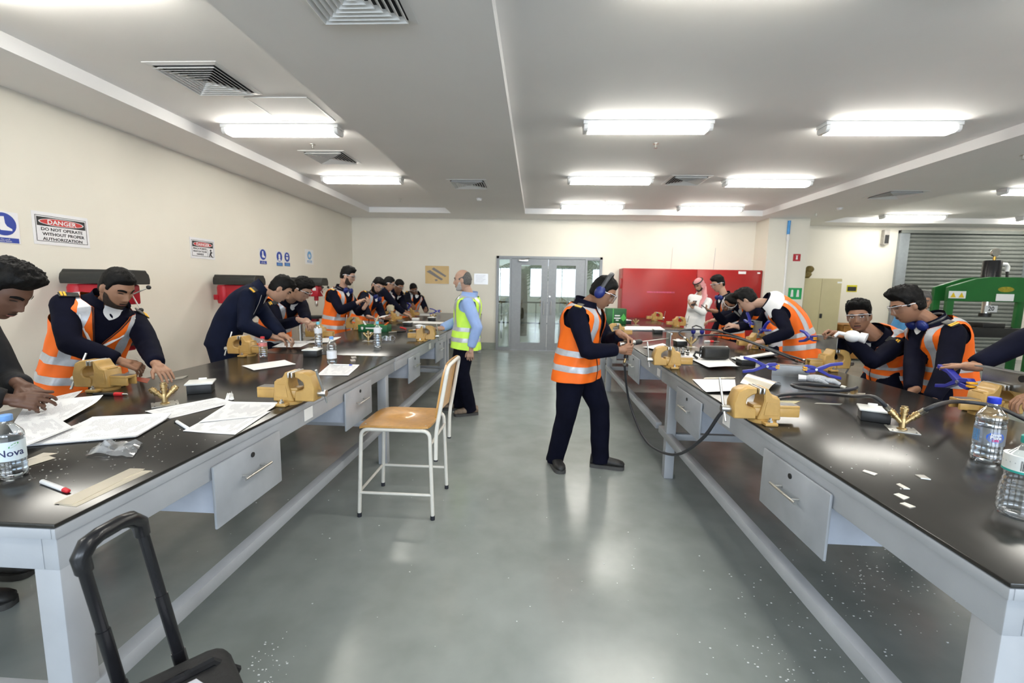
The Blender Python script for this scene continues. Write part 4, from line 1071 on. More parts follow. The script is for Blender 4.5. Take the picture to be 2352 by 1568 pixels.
def deco_pure(lo, R, H, lab):
    m = MB(); n = 20
    for k in range(n): a = 2 * math.pi * k / n; m.v.append(Vector((0.026 * math.cos(a), 0.020 * math.sin(a), 0)))
    m.f.append(tuple(range(n)))
    o = obj('logo_oval', wrap(m.mesh('logo_oval'), R), M('logo_blue', lin(30, 90, 190), .4, var=0), lo); o.location = (0, 0, H * (lab[0] + lab[1]) / 2)
    for s, sz, dz, mm in (('Nestl\u00e9', 0.011, 0.011, lam_m), ('Pure', 0.017, 0.0, lam_m), ('LIFE', 0.011, -0.011, M('pink_ink', lin(215, 60, 130), .5, var=0))):
        o = obj('lettering', wrap(text_mesh(s, sz, 'CENTER', 0.0002, 0.0003), R + 0.0006), mm, lo); o.location = (0, 0, H * (lab[0] + lab[1]) / 2 + dz)
    m = MB()
    for a0, a1, z0, z1 in ((-0.075, -0.045, -.022, .022),): m.add([(a0, z0, 0), (a0 * .66 + a1 * .34, z0, 0), (a0 * .33 + a1 * .67, z0, 0), (a1, z0, 0), (a1, z1, 0), (a0 * .33 + a1 * .67, z1, 0), (a0 * .66 + a1 * .34, z1, 0), (a0, z1, 0)], [(0, 1, 6, 7), (1, 2, 5, 6), (2, 3, 4, 5)])
    o = obj('data_panel', wrap(m.mesh('data_panel'), R), M('label_blue_panel', lin(90, 140, 190), .5, var=.2, scale=200), lo); o.location = (0, 0, H * (lab[0] + lab[1]) / 2)
def deco_bar(lo, R, H, lab):
    m = MB(); x = -0.014; rd = random.Random(3)
    while x < 0.014:
        w_ = rd.choice((0.0006, 0.0012, 0.0018)); m.add([(x, -0.014, 0), (x + w_, -0.014, 0), (x + w_, 0.014, 0), (x, 0.014, 0)], [(0, 1, 2, 3)]); x += w_ + rd.choice((0.0008, 0.0014))
    o = obj('barcode', wrap(m.mesh('barcode'), R), ink_m, lo); o.location = (0, 0, H * (lab[0] + lab[1]) / 2)
    o['kind'] = 'stuff'
    m = MB().lathe([(R * 1.001, H * lab[0]), (R * 1.003, H * lab[0]), (R * 1.003, H * lab[0] + 0.006), (R * 1.001, H * lab[0] + 0.006)], 28)
    obj('teal_band', m, cap_t, lo)
def face(x, y): return math.atan2(x, y) * -1.0     # label turned to the aisle
bottle('water bottle with blue cap and leafy label beside the printed sheets', -1.625, 1.25, 0.20, 0.036, cap_b, lab_w, (0.30, 0.60), 0.66, 0.95, deco=deco_nova)
bottle('small bottle with red cap and red print by a vise', -2.235, 3.52, 0.175, 0.032, cap_r, M('label_red_print', lin(205, 120, 115), .5, var=.35, scale=60), (0.55, 0.70), 0.5)
bottle('bottle with blue cap and low white label next to a pen on paper', -1.56, 3.315, 0.215, 0.036, cap_b, lab_g, (0.22, 0.48), 0.2)
bottle('half full bottle with light blue cap before the half hidden vise', -2.054, 4.10, 0.255, 0.034, cap_lb, lab_g, (0.58, 0.76), 0.55)
bottle('water bottle with light blue cap next to the green tool box', -1.551, 4.29, 0.255, 0.036, cap_lb, lab_g, (0.56, 0.76), 0.55)
bottle('water bottle with dark blue cap and oval blue logo', 1.712, 1.715, 0.245, 0.043, cap_db, thin_clear('label_clear', (0.72, 0.80, 0.9), gloss=0.15, haze=0.25), (0.28, 0.54), 0.66, -0.35, deco=deco_pure, capr=0.018)
bottle('bigger ribbed bottle with teal cap and barcode label', 1.385, 1.275, 0.235, 0.047, cap_t, M('label_offwhite', (0.74, 0.77, 0.76), .4, var=.04), (0.56, 0.76), 0.0, -0.75, ribs=9, waist=0.12, deco=deco_bar, capr=0.018)

# ------------------------------------------------------------------ markers, strips, scraps on the drill side bench
mirror_m = M('bright_sheet_metal', (0.80, 0.74, 0.62), 0.22, metal=0.55, var=0.06, scale=10)
def marker(label, a, b, tipm, capend, z=ZB):
    A, B = px(*a, 'z', z + 0.007), px(*b, 'z', z + 0.007); d = (B - A)
    t = thing('marker_pen', label, 'marker', (A.x, A.y, z), 0, 'pens and markers')
    O = Vector((A.x, A.y, z)); A, B = A - O, B - O
    obj('barrel', MB().tube([A, A + d * 0.02, A + d * 0.86], [0.005, 0.007, 0.007], 12), M('marker_white', (0.82, 0.82, 0.82), .3, var=.01), t)
    obj('tip_cap', MB().tube([A + d * 0.84, A + d * 0.98, B], [0.0072, 0.006, 0.003], 12), tipm, t)
marker('white marker with red tip lying near the bottle with leafy label', (96, 1105), (158, 1128), cap_r, 1)
marker('white marker with black cap between the printed sheets', (432, 984), (402, 965), black_m, 1)
def strip(label, corners, th=0.0015, z=ZB, mat=None, name='metal_strip', grp='metal strips'):
    c = [px(x, y, 'z', z) for x, y in corners]; o = sum(c, Vector()) / 4
    m = MB(); m.add([p - o for p in c] + [p - o + Vector((0, 0, th)) for p in c], [(3, 2, 1, 0), (4, 5, 6, 7), (0, 1, 5, 4), (1, 2, 6, 5), (2, 3, 7, 6), (3, 0, 4, 7)])
    k = obj(name, m, mat or mirror_m, smooth=False); k.location = o
    return tag(k, label, 'metal strip' if 'strip' in name or 'plate' in name else 'scrap', grp)
strip('long bright metal strip, lower of two at the near bench corner', [(136, 1160), (175, 1164), (350, 1081), (318, 1081)])
strip('long bright metal strip, upper of two at the near bench corner', [(124, 1157), (166, 1159), (333, 1077), (299, 1076)], z=ZB + 0.002)
strip('short metal strip with pointed end behind the leafy label bottle', [(58, 1057), (100, 1040), (133, 1041), (90, 1052)])
strip('short metal strip lying below the pointed one by the bottle', [(58, 1073), (62, 1058), (112, 1047), (128, 1052)], z=ZB + 0.002)
strip('thin steel strip under the fingers of the vest student', [(365, 878), (378, 872), (432, 862), (420, 869)], mat=plate_m)
strip('short bright strip beside the hosed vise sheet', [(1615, 870), (1620, 867), (1690, 866), (1686, 869)])
strip('bright strip under the hose coil end', [(1945, 907), (1950, 902), (1988, 903), (1986, 908)])
strip('thin flat strip in front of the hose coil', [(1870, 927), (1876, 925), (1935, 927), (1930, 929)], mat=plate_m)
strip('green and tan strip below the hose behind the aisle vise', [(1770, 925), (1790, 920), (1838, 921), (1825, 927)], mat=M('tan_green_strip', lin(170, 160, 120), .5, var=.3, scale=30))
alu = M('torn_aluminium', (0.70, 0.69, 0.66), 0.3, metal=0.85, var=.1)
for i, c in enumerate((((1980, 1083), (1985, 1080), (2016, 1089), (2008, 1093)), ((2101, 1091), (2122, 1092), (2138, 1102), (2115, 1099)), ((2058, 1113), (2066, 1111), (2090, 1124), (2075, 1123)), ((2052, 1136), (2064, 1134), (2090, 1144), (2076, 1149)), ((2066, 1157), (2078, 1155), (2103, 1165), (2090, 1168)))):
    strip(('curled aluminium scrap lying apart toward the bench edge', 'pointed aluminium scrap lying apart toward the bottles', 'torn aluminium scrap with ragged end above two flat ones', 'flat aluminium scrap with dark raised side', 'flat aluminium scrap at the end of the row')[i], c, 0.003, mat=alu, name='aluminium_scrap', grp='aluminium scraps')
for i, (x, y, lb) in enumerate(((812, 822, 'small bent metal bit behind the sheet with pen'), (810, 829, 'smaller metal bit beside the sheet with pen'))):
    strip(lb, [(x - 6, y - 2), (x + 5, y - 3), (x + 7, y), (x - 3, y + 2)], 0.006, mat=alu, name='aluminium_scrap', grp='aluminium scraps')
rd = random.Random(11)
m = MB()
for cx, cy, sx_, sy_, n in ((250, 1030, 160, 60, 70), (110, 1080, 60, 40, 30), (420, 1000, 90, 40, 25), (2000, 1040, 250, 90, 30)):
    for _ in range(n):
        p = px(cx + rd.gauss(0, sx_ / 2), cy + rd.gauss(0, sy_ / 2), 'z', ZB)
        if not (BL0 < p.x < BL1 - .01 and p.y > 1.02 or BR0 + .01 < p.x < BR1 and 1.0 < p.y < 3.6): continue
        s = rd.uniform(0.0006, 0.002); m.box(p.x - s, p.x + s, p.y - s, p.y + s, ZB, ZB + s)
k = obj('metal_filings', m, alu, smooth=False); k['kind'] = 'stuff'; tag(k, 'tiny bright filings scattered over the black worktops', 'filings')
m = MB()
for cx, cy, sx_, sy_, n in ((2050, 1330, 260, 160, 220), (1800, 1480, 200, 150, 80), (620, 1520, 60, 60, 45), (1250, 1300, 600, 260, 40), (700, 1150, 300, 200, 25)):
    for _ in range(n):
        p = px(cx + rd.gauss(0, sx_ / 2), cy + rd.gauss(0, sy_ / 2), 'z', 0)
        if abs(p.x) > 4 or not 0.3 < p.y < 9: continue
        s = rd.uniform(0.0012, 0.004); m.box(p.x - s, p.x + s, p.y - s * .6, p.y + s * .6, 0, s * 0.6)
k = obj('floor_chips', m, M('pale_chips', (0.72, 0.74, 0.74), .5), smooth=False); k['kind'] = 'stuff'; tag(k, 'pale chips and swarf scattered on the glossy floor', 'chips')

# crumpled clear bag, tissue
def crumple(name, label, cat, corners, h, mat, seed, z=ZB):
    c = [px(x, y, 'z', z) for x, y in corners]; o = sum(c, Vector()) / 4; m = MB(); N = 9
    for i in range(N + 1):
        for j in range(N + 1):
            u, v = i / N, j / N
            p = c[0].lerp(c[1], u).lerp(c[3].lerp(c[2], u), v) - o
            e = min(u, 1 - u, v, 1 - v) * 4
            nz = abs(noise.noise(Vector((u * 3.1 + seed, v * 3.1, seed)))) * 1.6 + 0.15
            m.v.append(Vector((p.x, p.y, 0.0015 + h * nz * min(1, e + 0.25))))
    for i in range(N):
        for j in range(N):
            a = i * (N + 1) + j; m.f.append((a, a + 1, a + N + 2, a + N + 1))
    k = obj(name, m, mat, smooth=False); k.location = o
    return tag(k, label, cat)
crumple('plastic_bag', 'crumpled clear plastic bag lying on the black worktop', 'plastic bag', [(196, 1050), (230, 1022), (330, 1022), (305, 1052)], 0.055, thin_clear('clear_film', (0.9, 0.91, 0.93), gloss=0.15, rough=0.12, haze=0.22), 3.3)
crumple('crumpled_tissue', 'scrap of crumpled white tissue above the printed sheets', 'tissue', [(517, 921), (522, 905), (535, 905), (538, 919)], 0.03, paper_m, 5.1)

# ------------------------------------------------------------------ tools on the drill side bench
def rod(name, label, cat, a, b, parts, z=ZB, grp=None):
    A, B = px(*a, 'z', z + 0.008), px(*b, 'z', z + 0.008); O = Vector((A.x, A.y, z)); d = B - A
    t = thing(name, label, cat, O, 0, grp)
    for nm, u0, u1, r0, r1, mt in parts: obj(nm, MB().tube([A - O + d * u0, A - O + d * u1], [r0, r1], 10), mt, t)
    return t
orange_p = M('orange_plastic', lin(225, 110, 45), .4)
redp = M('red_plastic', lin(215, 45, 50), .4)
blue_p = M('blue_clamp_plastic', lin(48, 52, 150), 0.38, var=.06)
yel_p = M('yellow_pad', lin(235, 170, 40), .45, var=.04)
rod('needle_file', 'black handled scriber with red collar at the foot of the wall-side vise', 'tool', (215, 905), (293, 905), (('grip', 0, .62, .008, .009, black_m), ('collar', .62, .85, .011, .010, redp), ('tip', .85, 1, .006, .004, steel_m)))
rod('pen', 'white ballpoint with blue end lying across a sheet', 'pen', (766, 837), (809, 838), (('barrel', 0, .85, .005, .005, white_m), ('end', .85, 1, .005, .003, cap_db)), z=ZB + .006, grp='pens and markers')
rod('flat_file', 'file with red handle near the aisle on the middle bench', 'file', (932, 755), (917, 751), (('handle', 0, .8, .011, .012, redp), ('tang', .8, 1, .005, .003, steel_m)))
rod('flat_file', 'long dark file lying below the red handled one', 'file', (893, 763), (932, 760), (('blade', 0, .45, .008, .008, steel_m), ('handle', .45, 1, .011, .008, black_m)))
rod('paint_brush', 'orange handled brush lying behind the instructor vise', 'brush', (940, 759), (974, 755), (('bristles', 0, .2, .012, .010, M('tan_bristle', lin(170, 140, 70), .8)), ('ferrule', .2, .4, .011, .010, steel_m), ('handle', .4, 1, .011, .009, orange_p)))
rod('screwdriver', 'screwdriver with red and white grip behind the pouch', 'screwdriver', (1618, 784), (1652, 784), (('grip', 0, .35, .014, .014, white_m), ('band', .35, .6, .015, .014, redp), ('shaft', .6, 1, .005, .004, steel_m)))
tb_m = M('green_card_box', lin(22, 92, 52), .5, var=.08)
bx = px(854, 762, 'z', ZB)
t = thing('tool_box', 'green open box full of tools beside a water bottle', 'box', (bx.x, bx.y + 0.12, ZB))
obj('tray', MB().box(-.19, .19, -.10, -.095, 0, .085, .001).box(-.19, .19, .095, .10, 0, .085, .001).box(-.19, -.185, -.095, .095, 0, .085, .001).box(.185, .19, -.095, .095, 0, .085, .001).box(-.185, .185, -.095, .095, 0, .006), tb_m, t)
obj('rim_edge', MB().box(-.192, .192, -.102, -.094, .083, .088), M('leaf_green_edge', lin(60, 170, 75), .5), t, smooth=False)
obj('printed_line', flat(MB(), [(-.09, .036), (.13, .036), (.13, .054), (-.09, .054)], -.1005), white_m, t, smooth=False)
obj('crest', flat(MB(), [(-.15, .06), (-.12, .06), (-.12, .035), (-.135, .02), (-.15, .035)], -0.1005), white_m, t, smooth=False)
bo_ = Vector(t.location)
for nm, lb, ct, a, b, r, mt in (('wooden_brush', 'pale wooden brush handle sticking out of the green tool box', 'brush', (-0.03, -.02, .01), (0.05, 0.0, .20), .012, M('pale_wood', lin(205, 180, 140), .6)), ('white_tube', 'short white tube leaning in the green tool box', 'tube', (-0.09, 0, .01), (-0.15, -.01, .125), .013, white_m), ('orange_tool', 'orange handled tool lying in the green tool box', 'tool', (0.07, .03, .02), (0.17, .02, .115), .013, orange_p)):
    A, B = Vector(a), Vector(b)
    o = thing(nm, lb, ct, bo_ + A, 0)
    obj('handle', MB().tube([(0, 0, 0), (B - A) * .6, B - A], [r * .8, r, r * .7], 10), mt, o); obj('end', MB().ell(B - A, (r * .75, r * .75, r * .75), 10, 6), mt, o)
# safety goggles lying on the bench, roll, white box, hand clamp
t = thing('safety_goggles', 'clear safety goggles lying next to the light blue capped bottle', 'goggles', (*P_(893, 783)[:2], ZB), 0.4)
g = []
for s in (-1, 1): g.append([(s * .035 + .03 * math.cos(a), -.02 * abs(math.cos(a)), .032 + .026 * math.sin(a)) for a in [2 * math.pi * k / 16 for k in range(17)]])
for q in g: obj('rim', MB().tube(q, .003, 6), thin_clear('goggle_rim', (.7, .7, .75), .25, .1, haze=.3), t)
for s in (-1, 1): obj('temple_arm', MB().tube([(s * .064, 0, .035), (s * .068, .06, .03), (s * .05, .11, .006)], .003, 6), steel_m, t)
obj('lens', MB().add([(-.068, -.004, .006), (0, -.02, .006), (.068, -.004, .006), (.068, -.004, .058), (0, -.02, .058), (-.068, -.004, .058)], [(0, 1, 4, 5), (1, 2, 3, 4)]), thin_clear('goggle_lens', (.93, .95, .97), .14, .03), t)
k = obj('tape_roll', MB().lathe([(.018, 0), (.045, 0), (.045, .045), (.018, .045), (.018, 0.0)], 24), paper_m); k.location = (*P_(963, 753)[:2], ZB); tag(k, 'white roll of tape standing on the far bench', 'tape')
k = obj('white_carton', MB().box(-.06, .06, -.04, .04, 0, .04, .003), white_m); k.location = (*P_(955, 735)[:2], ZB); tag(k, 'small flat white carton by the far student hand', 'carton')
t = thing('dial_caliper', 'steel caliper with round dial lying on the instructor vise', 'gauge', (-1.275, 4.83, ZB + 0.173), 0.3)
obj('beam', MB().box(-.05, .06, -.006, .006, 0, .004), steel_m, t); obj('dial', MB().lathe([(0, .004), (.02, .004), (.02, .012), (.016, .014), (0, .014)], 16), white_m, t); obj('jaw', MB().prism([(.045, -.03), (.06, -.03), (.06, .02), (.05, .02)], 'z', 0, .004), steel_m, t)
# ------------------------------------------------------------------ spring clamps and the angle plate
def clamp(label, loc, rz, ry=0.0, tilt=0.0, scale=1.0, rx=0.0):
    t = thing('spring_clamp', label, 'clamp', loc, rz, 'blue spring clamps')
    t.rotation_euler = (rx, ry, rz); t.scale = (scale,) * 3
    for s in (-1, 1):
        arm = [(0.0, s * 0.004), (0.018, s * 0.016), (0.05, s * 0.020), (0.06, s * 0.008), (0.052, s * 0.004), (0.02, 0.0), (0.0, -s * 0.010), (-0.05, -s * 0.034), (-0.10, -s * 0.044), (-0.10, -s * 0.030), (-0.05, -s * 0.020), (-0.014, s * 0.002)]
        obj('clamp_arm', MB().prism([(x, y) for x, y in arm], 'y', -0.011, 0.011, 0.002), blue_p, t)
        obj('pad', MB().box(0.047, 0.066, -0.012, 0.012, min(s * 0.0015, s * 0.010), max(s * 0.0015, s * 0.010), .003), yel_p, t)
    obj('pivot', MB().tube([(0.01, -0.015, 0), (0.01, 0.015, 0)], 0.006, 10), steel_m, t)
    return t
zinc = M('galvanised_sheet', (0.36, 0.36, 0.35), 0.3, metal=0.85, var=.12, scale=12)
A = P_(1772, 862); B = P_(1858, 868)
t = thing('angle_plate', 'grey folded metal plate held by two blue clamps', 'metal plate', (A.x, A.y, ZB), math.atan2(B.y - A.y, B.x - A.x))
Ln = (B - A).length
obj('upright_face', MB().box(0, Ln, 0, .004, 0, .085), zinc, t, smooth=False); obj('top_flange', MB().box(0, Ln, 0, .05, .081, .085), zinc, t, smooth=False)
C1 = A + (A - B).normalized() * 0.05; C2 = B - (A - B).normalized() * 0.05
clamp('blue spring clamp biting the pouch-side end of the folded plate', (C1.x, C1.y, ZB + .068), math.atan2(B.y - A.y, B.x - A.x), 0, scale=1.45)
clamp('blue spring clamp biting the glove-side end of the folded plate', (C2.x, C2.y, ZB + .068), math.atan2(A.y - B.y, A.x - B.x), 0, scale=1.45)
# plate gripped in the back vise of the near bench, with clamp under the reaching hand
Q = Vector((2.38, 2.4, ZB))
t = thing('drilled_plate', 'big grey drilled plate gripped in the vise behind the bottles', 'metal plate', (Q.x + .035, Q.y, ZB + .172), 0)
obj('web', MB().box(-.003, .003, -.30, .10, -.03, .075, .001), zinc, t); obj('flange', MB().box(-.05, -.003, -.30, .10, .069, .075, .001), zinc, t)
obj('hole_edge', MB().lathe([(.012, -.002), (.017, -.002), (.017, .002), (.012, .002)], 16, (-.005, -.1, .04), Matrix.Rotation(math.radians(90), 4, 'Y')), ink_m, t)
cl19 = px(2243, 866, 'x', 2.40)
clamp('blue spring clamp under the hand reaching in by the bottles', (2.36, cl19.y + .05, cl19.z - .035), math.radians(-100), scale=1.6)
c16 = px(1920, 800, 'x', 2.40)
t = thing('thin_plate', 'thin grey plate clamped in front of the student looking up', 'metal plate', (2.38, 3.72, ZB + .168), 0)
obj('web', MB().box(-.002, .002, -.1, .16, -.02, .10, .001), zinc, t); obj('flange', MB().box(-.03, -.002, -.1, .16, .097, .1, .001), zinc, t)
clamp('blue spring clamp on the plate, away from the student looking up', (2.37, 3.96, ZB + .23), math.radians(-88), scale=1.3)
t = thing('steel_workpiece', 'upright steel plate in the vise being drilled', 'metal plate', (1.064, 3.6, ZB + .145))
obj('plate', MB().box(-.002, .002, -.06, .06, 0, .135, .001), zinc, t); obj('lip', MB().box(.002, .012, -.06, .06, .12, .135, .001), zinc, t)
t = thing('pale_block', 'pale block gripped in the vise before the far students', 'block', (-2.455, yz(902, 722, -2.42), ZB + .171))
obj('block', MB().box(-.05, .05, -.05, .05, 0, .09, .008), M('pale_stone', lin(205, 195, 165), .6, var=.1), t); obj('chamfer', MB().box(-.03, .03, -.03, .03, .09, .105, .004), MATS['pale_stone'], t)
clamp('blue spring clamp standing with red handle at the far bench end', (*P_(1003, 722)[:2], ZB + .07), 0.3, scale=1.5)
clamp('dark blue clamp on the workpiece before the student below the poster', (-2.44, yz(945, 712, -2.42) - .05, ZB + .22), math.radians(90), scale=1.4)
t = thing('clamped_part', 'grey part in the vise below the dark blue clamp', 'metal plate', (-2.455, yz(945, 712, -2.42), ZB + .171)); obj('web', MB().box(-.004, .004, -.06, .06, 0, .09, .001), zinc, t); obj('flange', MB().box(-.03, .004, -.06, .06, .09, .094), zinc, t)
c2_ = (2.40, 4.98, ZB + .18)
t = thing('bent_plate', 'grey plate held in the vise by the bent pair of students', 'metal plate', (2.40, 4.95, ZB + .168)); obj('web', MB().box(-.003, .003, -.09, .09, 0, .13, .001), zinc, t); obj('flange', MB().box(-.04, .003, -.09, .09, .128, .132), zinc, t)
clamp('blue spring clamp on the upper end of the bent students plate', (2.39, 5.10, ZB + .27), math.radians(-90), scale=1.3, ry=0.5)
clamp('blue spring clamp on the lower end of the bent students plate', (2.39, 4.80, ZB + .22), math.radians(90), scale=1.3, ry=0.4)
# ------------------------------------------------------------------ pouch, glove, bright sheet, fittings, carton
leather = M('black_leatherette', (0.014, 0.014, 0.013), 0.45, var=.15, bump=.15, bscale=120)
A = P_(1647, 830)
t = thing('tool_pouch', 'black zipped pouch lying on papers', 'pouch', (A.x, A.y + .07, ZB + .012), 0.15)
obj('body', MB().box(-.125, .125, -.055, .055, 0, .115, .03, seg=4), leather, t); obj('zip', MB().tube([(-.128, -.0, .02), (-.12, 0, .11), (.12, 0, .112), (.128, 0, .02)], .004, 6), steel_m, t); obj('strap', MB().tube([(-.12, 0, .05), (-.17, .01, .06), (-.19, .0, .03), (-.16, -.01, .005)], .012, 8), leather, t)
glove_m = M('grey_knit_glove', (0.40, 0.42, 0.45), .9, var=.15, scale=120, bump=.4, bscale=260)
A = P_(1905, 893)
t = thing('work_glove', 'grey knit glove lying behind the hose coil', 'glove', (A.x + .02, A.y + .17, ZB), -0.5)
gm = MB().ell((0, 0, .03), (.075, .05, .03)); obj('palm', gm, glove_m, t)
for k in range(4): obj('finger', MB().tube([(.05, -.036 + .024 * k, .03), (.10, -.04 + .026 * k, .028), (.135 - .008 * abs(k - 1.5), -.042 + .027 * k, .014)], [.013, .012, .009], 8), glove_m, t)
obj('thumb', MB().tube([(-.01, -.04, .03), (.03, -.075, .03), (.06, -.085, .016)], [.015, .013, .01], 8), glove_m, t); obj('cuff', MB().tube([(-.06, 0, .028), (-.105, 0, .026)], [.03, .034], 12, flat=(1.3, .7, (0, 0, 1))), M('glove_cuff', (0.6, .6, .62), .9), t)
m = MB(); c = [P_(1700, 880), P_(1732, 868), P_(1795, 882), P_(1765, 896)]; o = sum(c, Vector()) / 4; N = 8
for i in range(N + 1):
    for j in range(3):
        u, v = i / N, j / 2; p = c[0].lerp(c[3], v).lerp(c[1].lerp(c[2], v), u) - o; m.v.append(Vector((p.x, p.y, .003 + .045 * math.sin(math.pi * u) * (1 - .4 * v))))
for i in range(N):
    for j in range(2): a = i * 3 + j; m.f.append((a, a + 1, a + 4, a + 3))
k = obj('curved_sheet_metal', m, mirror_m); k.location = o; tag(k, 'shiny bent metal sheet lying before the hose coil', 'metal sheet')
t = thing('pipe_fittings', 'small heap of metal fittings before the pouch', 'fittings', (*P_(1568, 812)[:2], ZB + .010))
for i, (dx, dy, r) in enumerate(((0, 0, .02), (.05, .02, .018), (-.03, .05, .017), (.02, .07, .02))):
    obj('fitting', MB().lathe([(r * .5, 0), (r, 0), (r, .02), (r * .7, .022), (r * .7, .045), (r * .4, .045), (r * .4, 0)], 10, (dx, dy, 0), Matrix.Rotation(.5 * (i % 2), 4, 'X')), steel_m, t)
A = P_(1408, 744)
t = thing('green_carton', 'dark green carton with white print on the far bench', 'carton', (A.x + .05, A.y + .1, ZB))
gc = M('dark_green_card', lin(26, 88, 42), .45, var=.06)
obj('box', MB().box(-.17, .17, -.12, .12, 0, .27, .003), gc, t)
obj('edge_stripe', MB().box(-.065, -.05, -.1215, -.12, 0, .27), M('bright_green_ink', lin(80, 175, 75), .5), t, smooth=False)
obj('diamond', flat(MB(), [(.12, .05), (.17, .11), (.12, .19), (.07, .11)], -.1212), MATS['bright_green_ink'], t, smooth=False)
for w_, z in ((.045, .15), (.055, .105), (.025, .07)): obj('printed_line', flat(MB(), [(.015 - w_, z - .01), (.015 + w_, z - .01), (.015 + w_, z + .01), (.015 - w_, z + .01)], -.122), white_m, t, smooth=False)
t = thing('ear_defenders', 'dark blue ear defenders lying on the far part of the bench', 'earmuffs', (*P_(1602, 768)[:2], ZB))
for s in (-1, 1): obj('cup', MB().ell((s * .06, 0, .045), (.03, .045, .045)), blue_p, t)
obj('headband', MB().tube([(-.07, 0, .06), (-.06, .05, .10), (0, .08, .12), (.06, .05, .10), (.07, 0, .06)], .009, 8), black_m, t)

# ------------------------------------------------------------------ air hoses
hose_m = M('black_air_hose', (0.030, 0.031, 0.035), 0.42, var=.12, scale=30)
def smooth_path(pts, k=6):
    out = []; n = len(pts)
    for i in range(n - 1):
        p0, p1, p2, p3 = pts[max(i - 1, 0)], pts[i], pts[i + 1], pts[min(i + 2, n - 1)]
        for j in range(k):
            u = j / k
            out.append(0.5 * ((2 * p1) + (p2 - p0) * u + (2 * p0 - 5 * p1 + 4 * p2 - p3) * u * u + (3 * p1 - p0 - 3 * p2 + p3) * u ** 3))
    return out + [pts[-1]]
def hose(label, pts, r=0.0095, ends=(1, 1)):
    o = pts[0].copy(); t = thing('air_hose', label, 'hose', o, 0, 'black air hoses')
    q = [p - o for p in smooth_path([Vector(p) for p in pts])]
    obj('tube', MB().tube(q, r, 10), hose_m, t)
    for e, a, b in ((ends[0], q[0], q[2]), (ends[1], q[-1], q[-3])):
        if e: obj('ferrule', MB().tube([a, a + (b - a).normalized() * .028], r * 1.35, 10), steel_m, t)
    return t
u = px(2075, 960, 'y', 2.075)
VA = Vector((1.69, 2.075, ZB)); R_ = Matrix.Rotation(-0.45, 3, 'Z')
eL = VA + R_ @ Vector((-.055, 0, .088)); eR = VA + R_ @ Vector((.055, 0, .088))
DR = px(1434, 832, 'y', 3.40)
hose('black hose from the brass outlet over the bench edge to the hand drill', [eL, eL + Vector((-.05, .03, .05)), px(1960, 910, 'z', ZB + .06), px(1880, 903, 'z', ZB + .02), px(1790, 908, 'z', ZB + .014), Vector((1.27, 2.42, ZB + .012)), Vector((1.08, 2.36, ZB + .016)), Vector((1.0, 2.36, ZB - .02)),
      px(1610, 1010, 'x', .96), px(1545, 1044, 'x', .93), px(1482, 1010, 'x', .88), px(1445, 920, 'x', .80), DR])
hose('black hose leaving the brass outlet toward the big drilled plate', [eR, eR + Vector((.05, -.02, .045)), px(2200, 922, 'z', ZB + .10), px(2280, 932, 'z', ZB + .09), px(2352, 962, 'z', ZB + .06), px(2420, 1000, 'z', ZB + .012)], ends=(1, 0))
cc = P_(1890, 900)
pts = []
for k in range(30):
    a = k * 0.45; pts.append(Vector((cc.x + (.17 + .012 * math.sin(k)) * math.cos(a), cc.y + .12 * math.sin(a), ZB + .014 + .0065 * k / 3 % .03 + .004 * (k // 14))))
t = hose('black hose lying coiled beside the knit glove', pts, .009)
ln = pts[0] - Vector(t.location)
obj('brass_coupling', MB().tube([ln + Vector((-.02, -.04, 0)), ln + Vector((.02, -.01, 0))], .013, 10), brass_m, t)
VB = Vector((1.70, 4.93, ZB)); eL2 = VB + Vector((-.055, 0, .088)); eR2 = VB + Vector((.055, 0, .088))
hose('black hose arching high from the far outlet across the bench', [eL2, px(1560, 766, 'y', 5.0), px(1575, 757, 'y', 5.0), px(1650, 760, 'y', 4.9), px(1740, 790, 'y', 4.5), px(1800, 812, 'z', ZB + .03), P_(1850, 832) + Vector((0, 0, .016))], ends=(1, 1))
hose('second black hose from the far outlet running low under the first', [eR2, px(1612, 770, 'y', 4.9), px(1660, 770, 'y', 4.8), px(1700, 778, 'y', 4.6), px(1745, 794, 'y', 4.3), px(1800, 816, 'z', ZB + .06), P_(1832, 834) + Vector((0, 0, .016))], ends=(1, 1))
# pistol drill held by the student in the aisle
DG = px(1440, 800, 'y', 3.40)
t = thing('pneumatic_drill', 'pistol air drill held in both hands with bit at the plate', 'drill', (DG.x, DG.y, DG.z))
tip = Vector((1.062, 3.585, ZB + .235)) - DG; ax_ = tip.normalized()
up0 = Vector((-.02, 0, .035))
obj('grip', MB().tube([Vector((-.005, 0, -.075)), Vector((0, 0, -.02)), up0], [.016, .018, .02], 12), gloss_black, t)
L_ = (tip - up0).length; d_ = (tip - up0).normalized()
obj('barrel', MB().tube([up0 - d_ * .05, up0 - d_ * .045, up0 + d_ * .09], [.017, .022, .021], 14), steel_m, t)
obj('chuck', MB().tube([up0 + d_ * .09, up0 + d_ * .10, up0 + d_ * .15, up0 + d_ * .16], [.017, .02, .02, .012], 14), black_m, t)
obj('drill_bit', MB().tube([up0 + d_ * .155, up0 + d_ * (L_ - .004)], .0035, 8), steel_m, t)
obj('hose_swivel', MB().tube([DR - DG, Vector((-.005, 0, -.07))], .009, 10), brass_m, t)
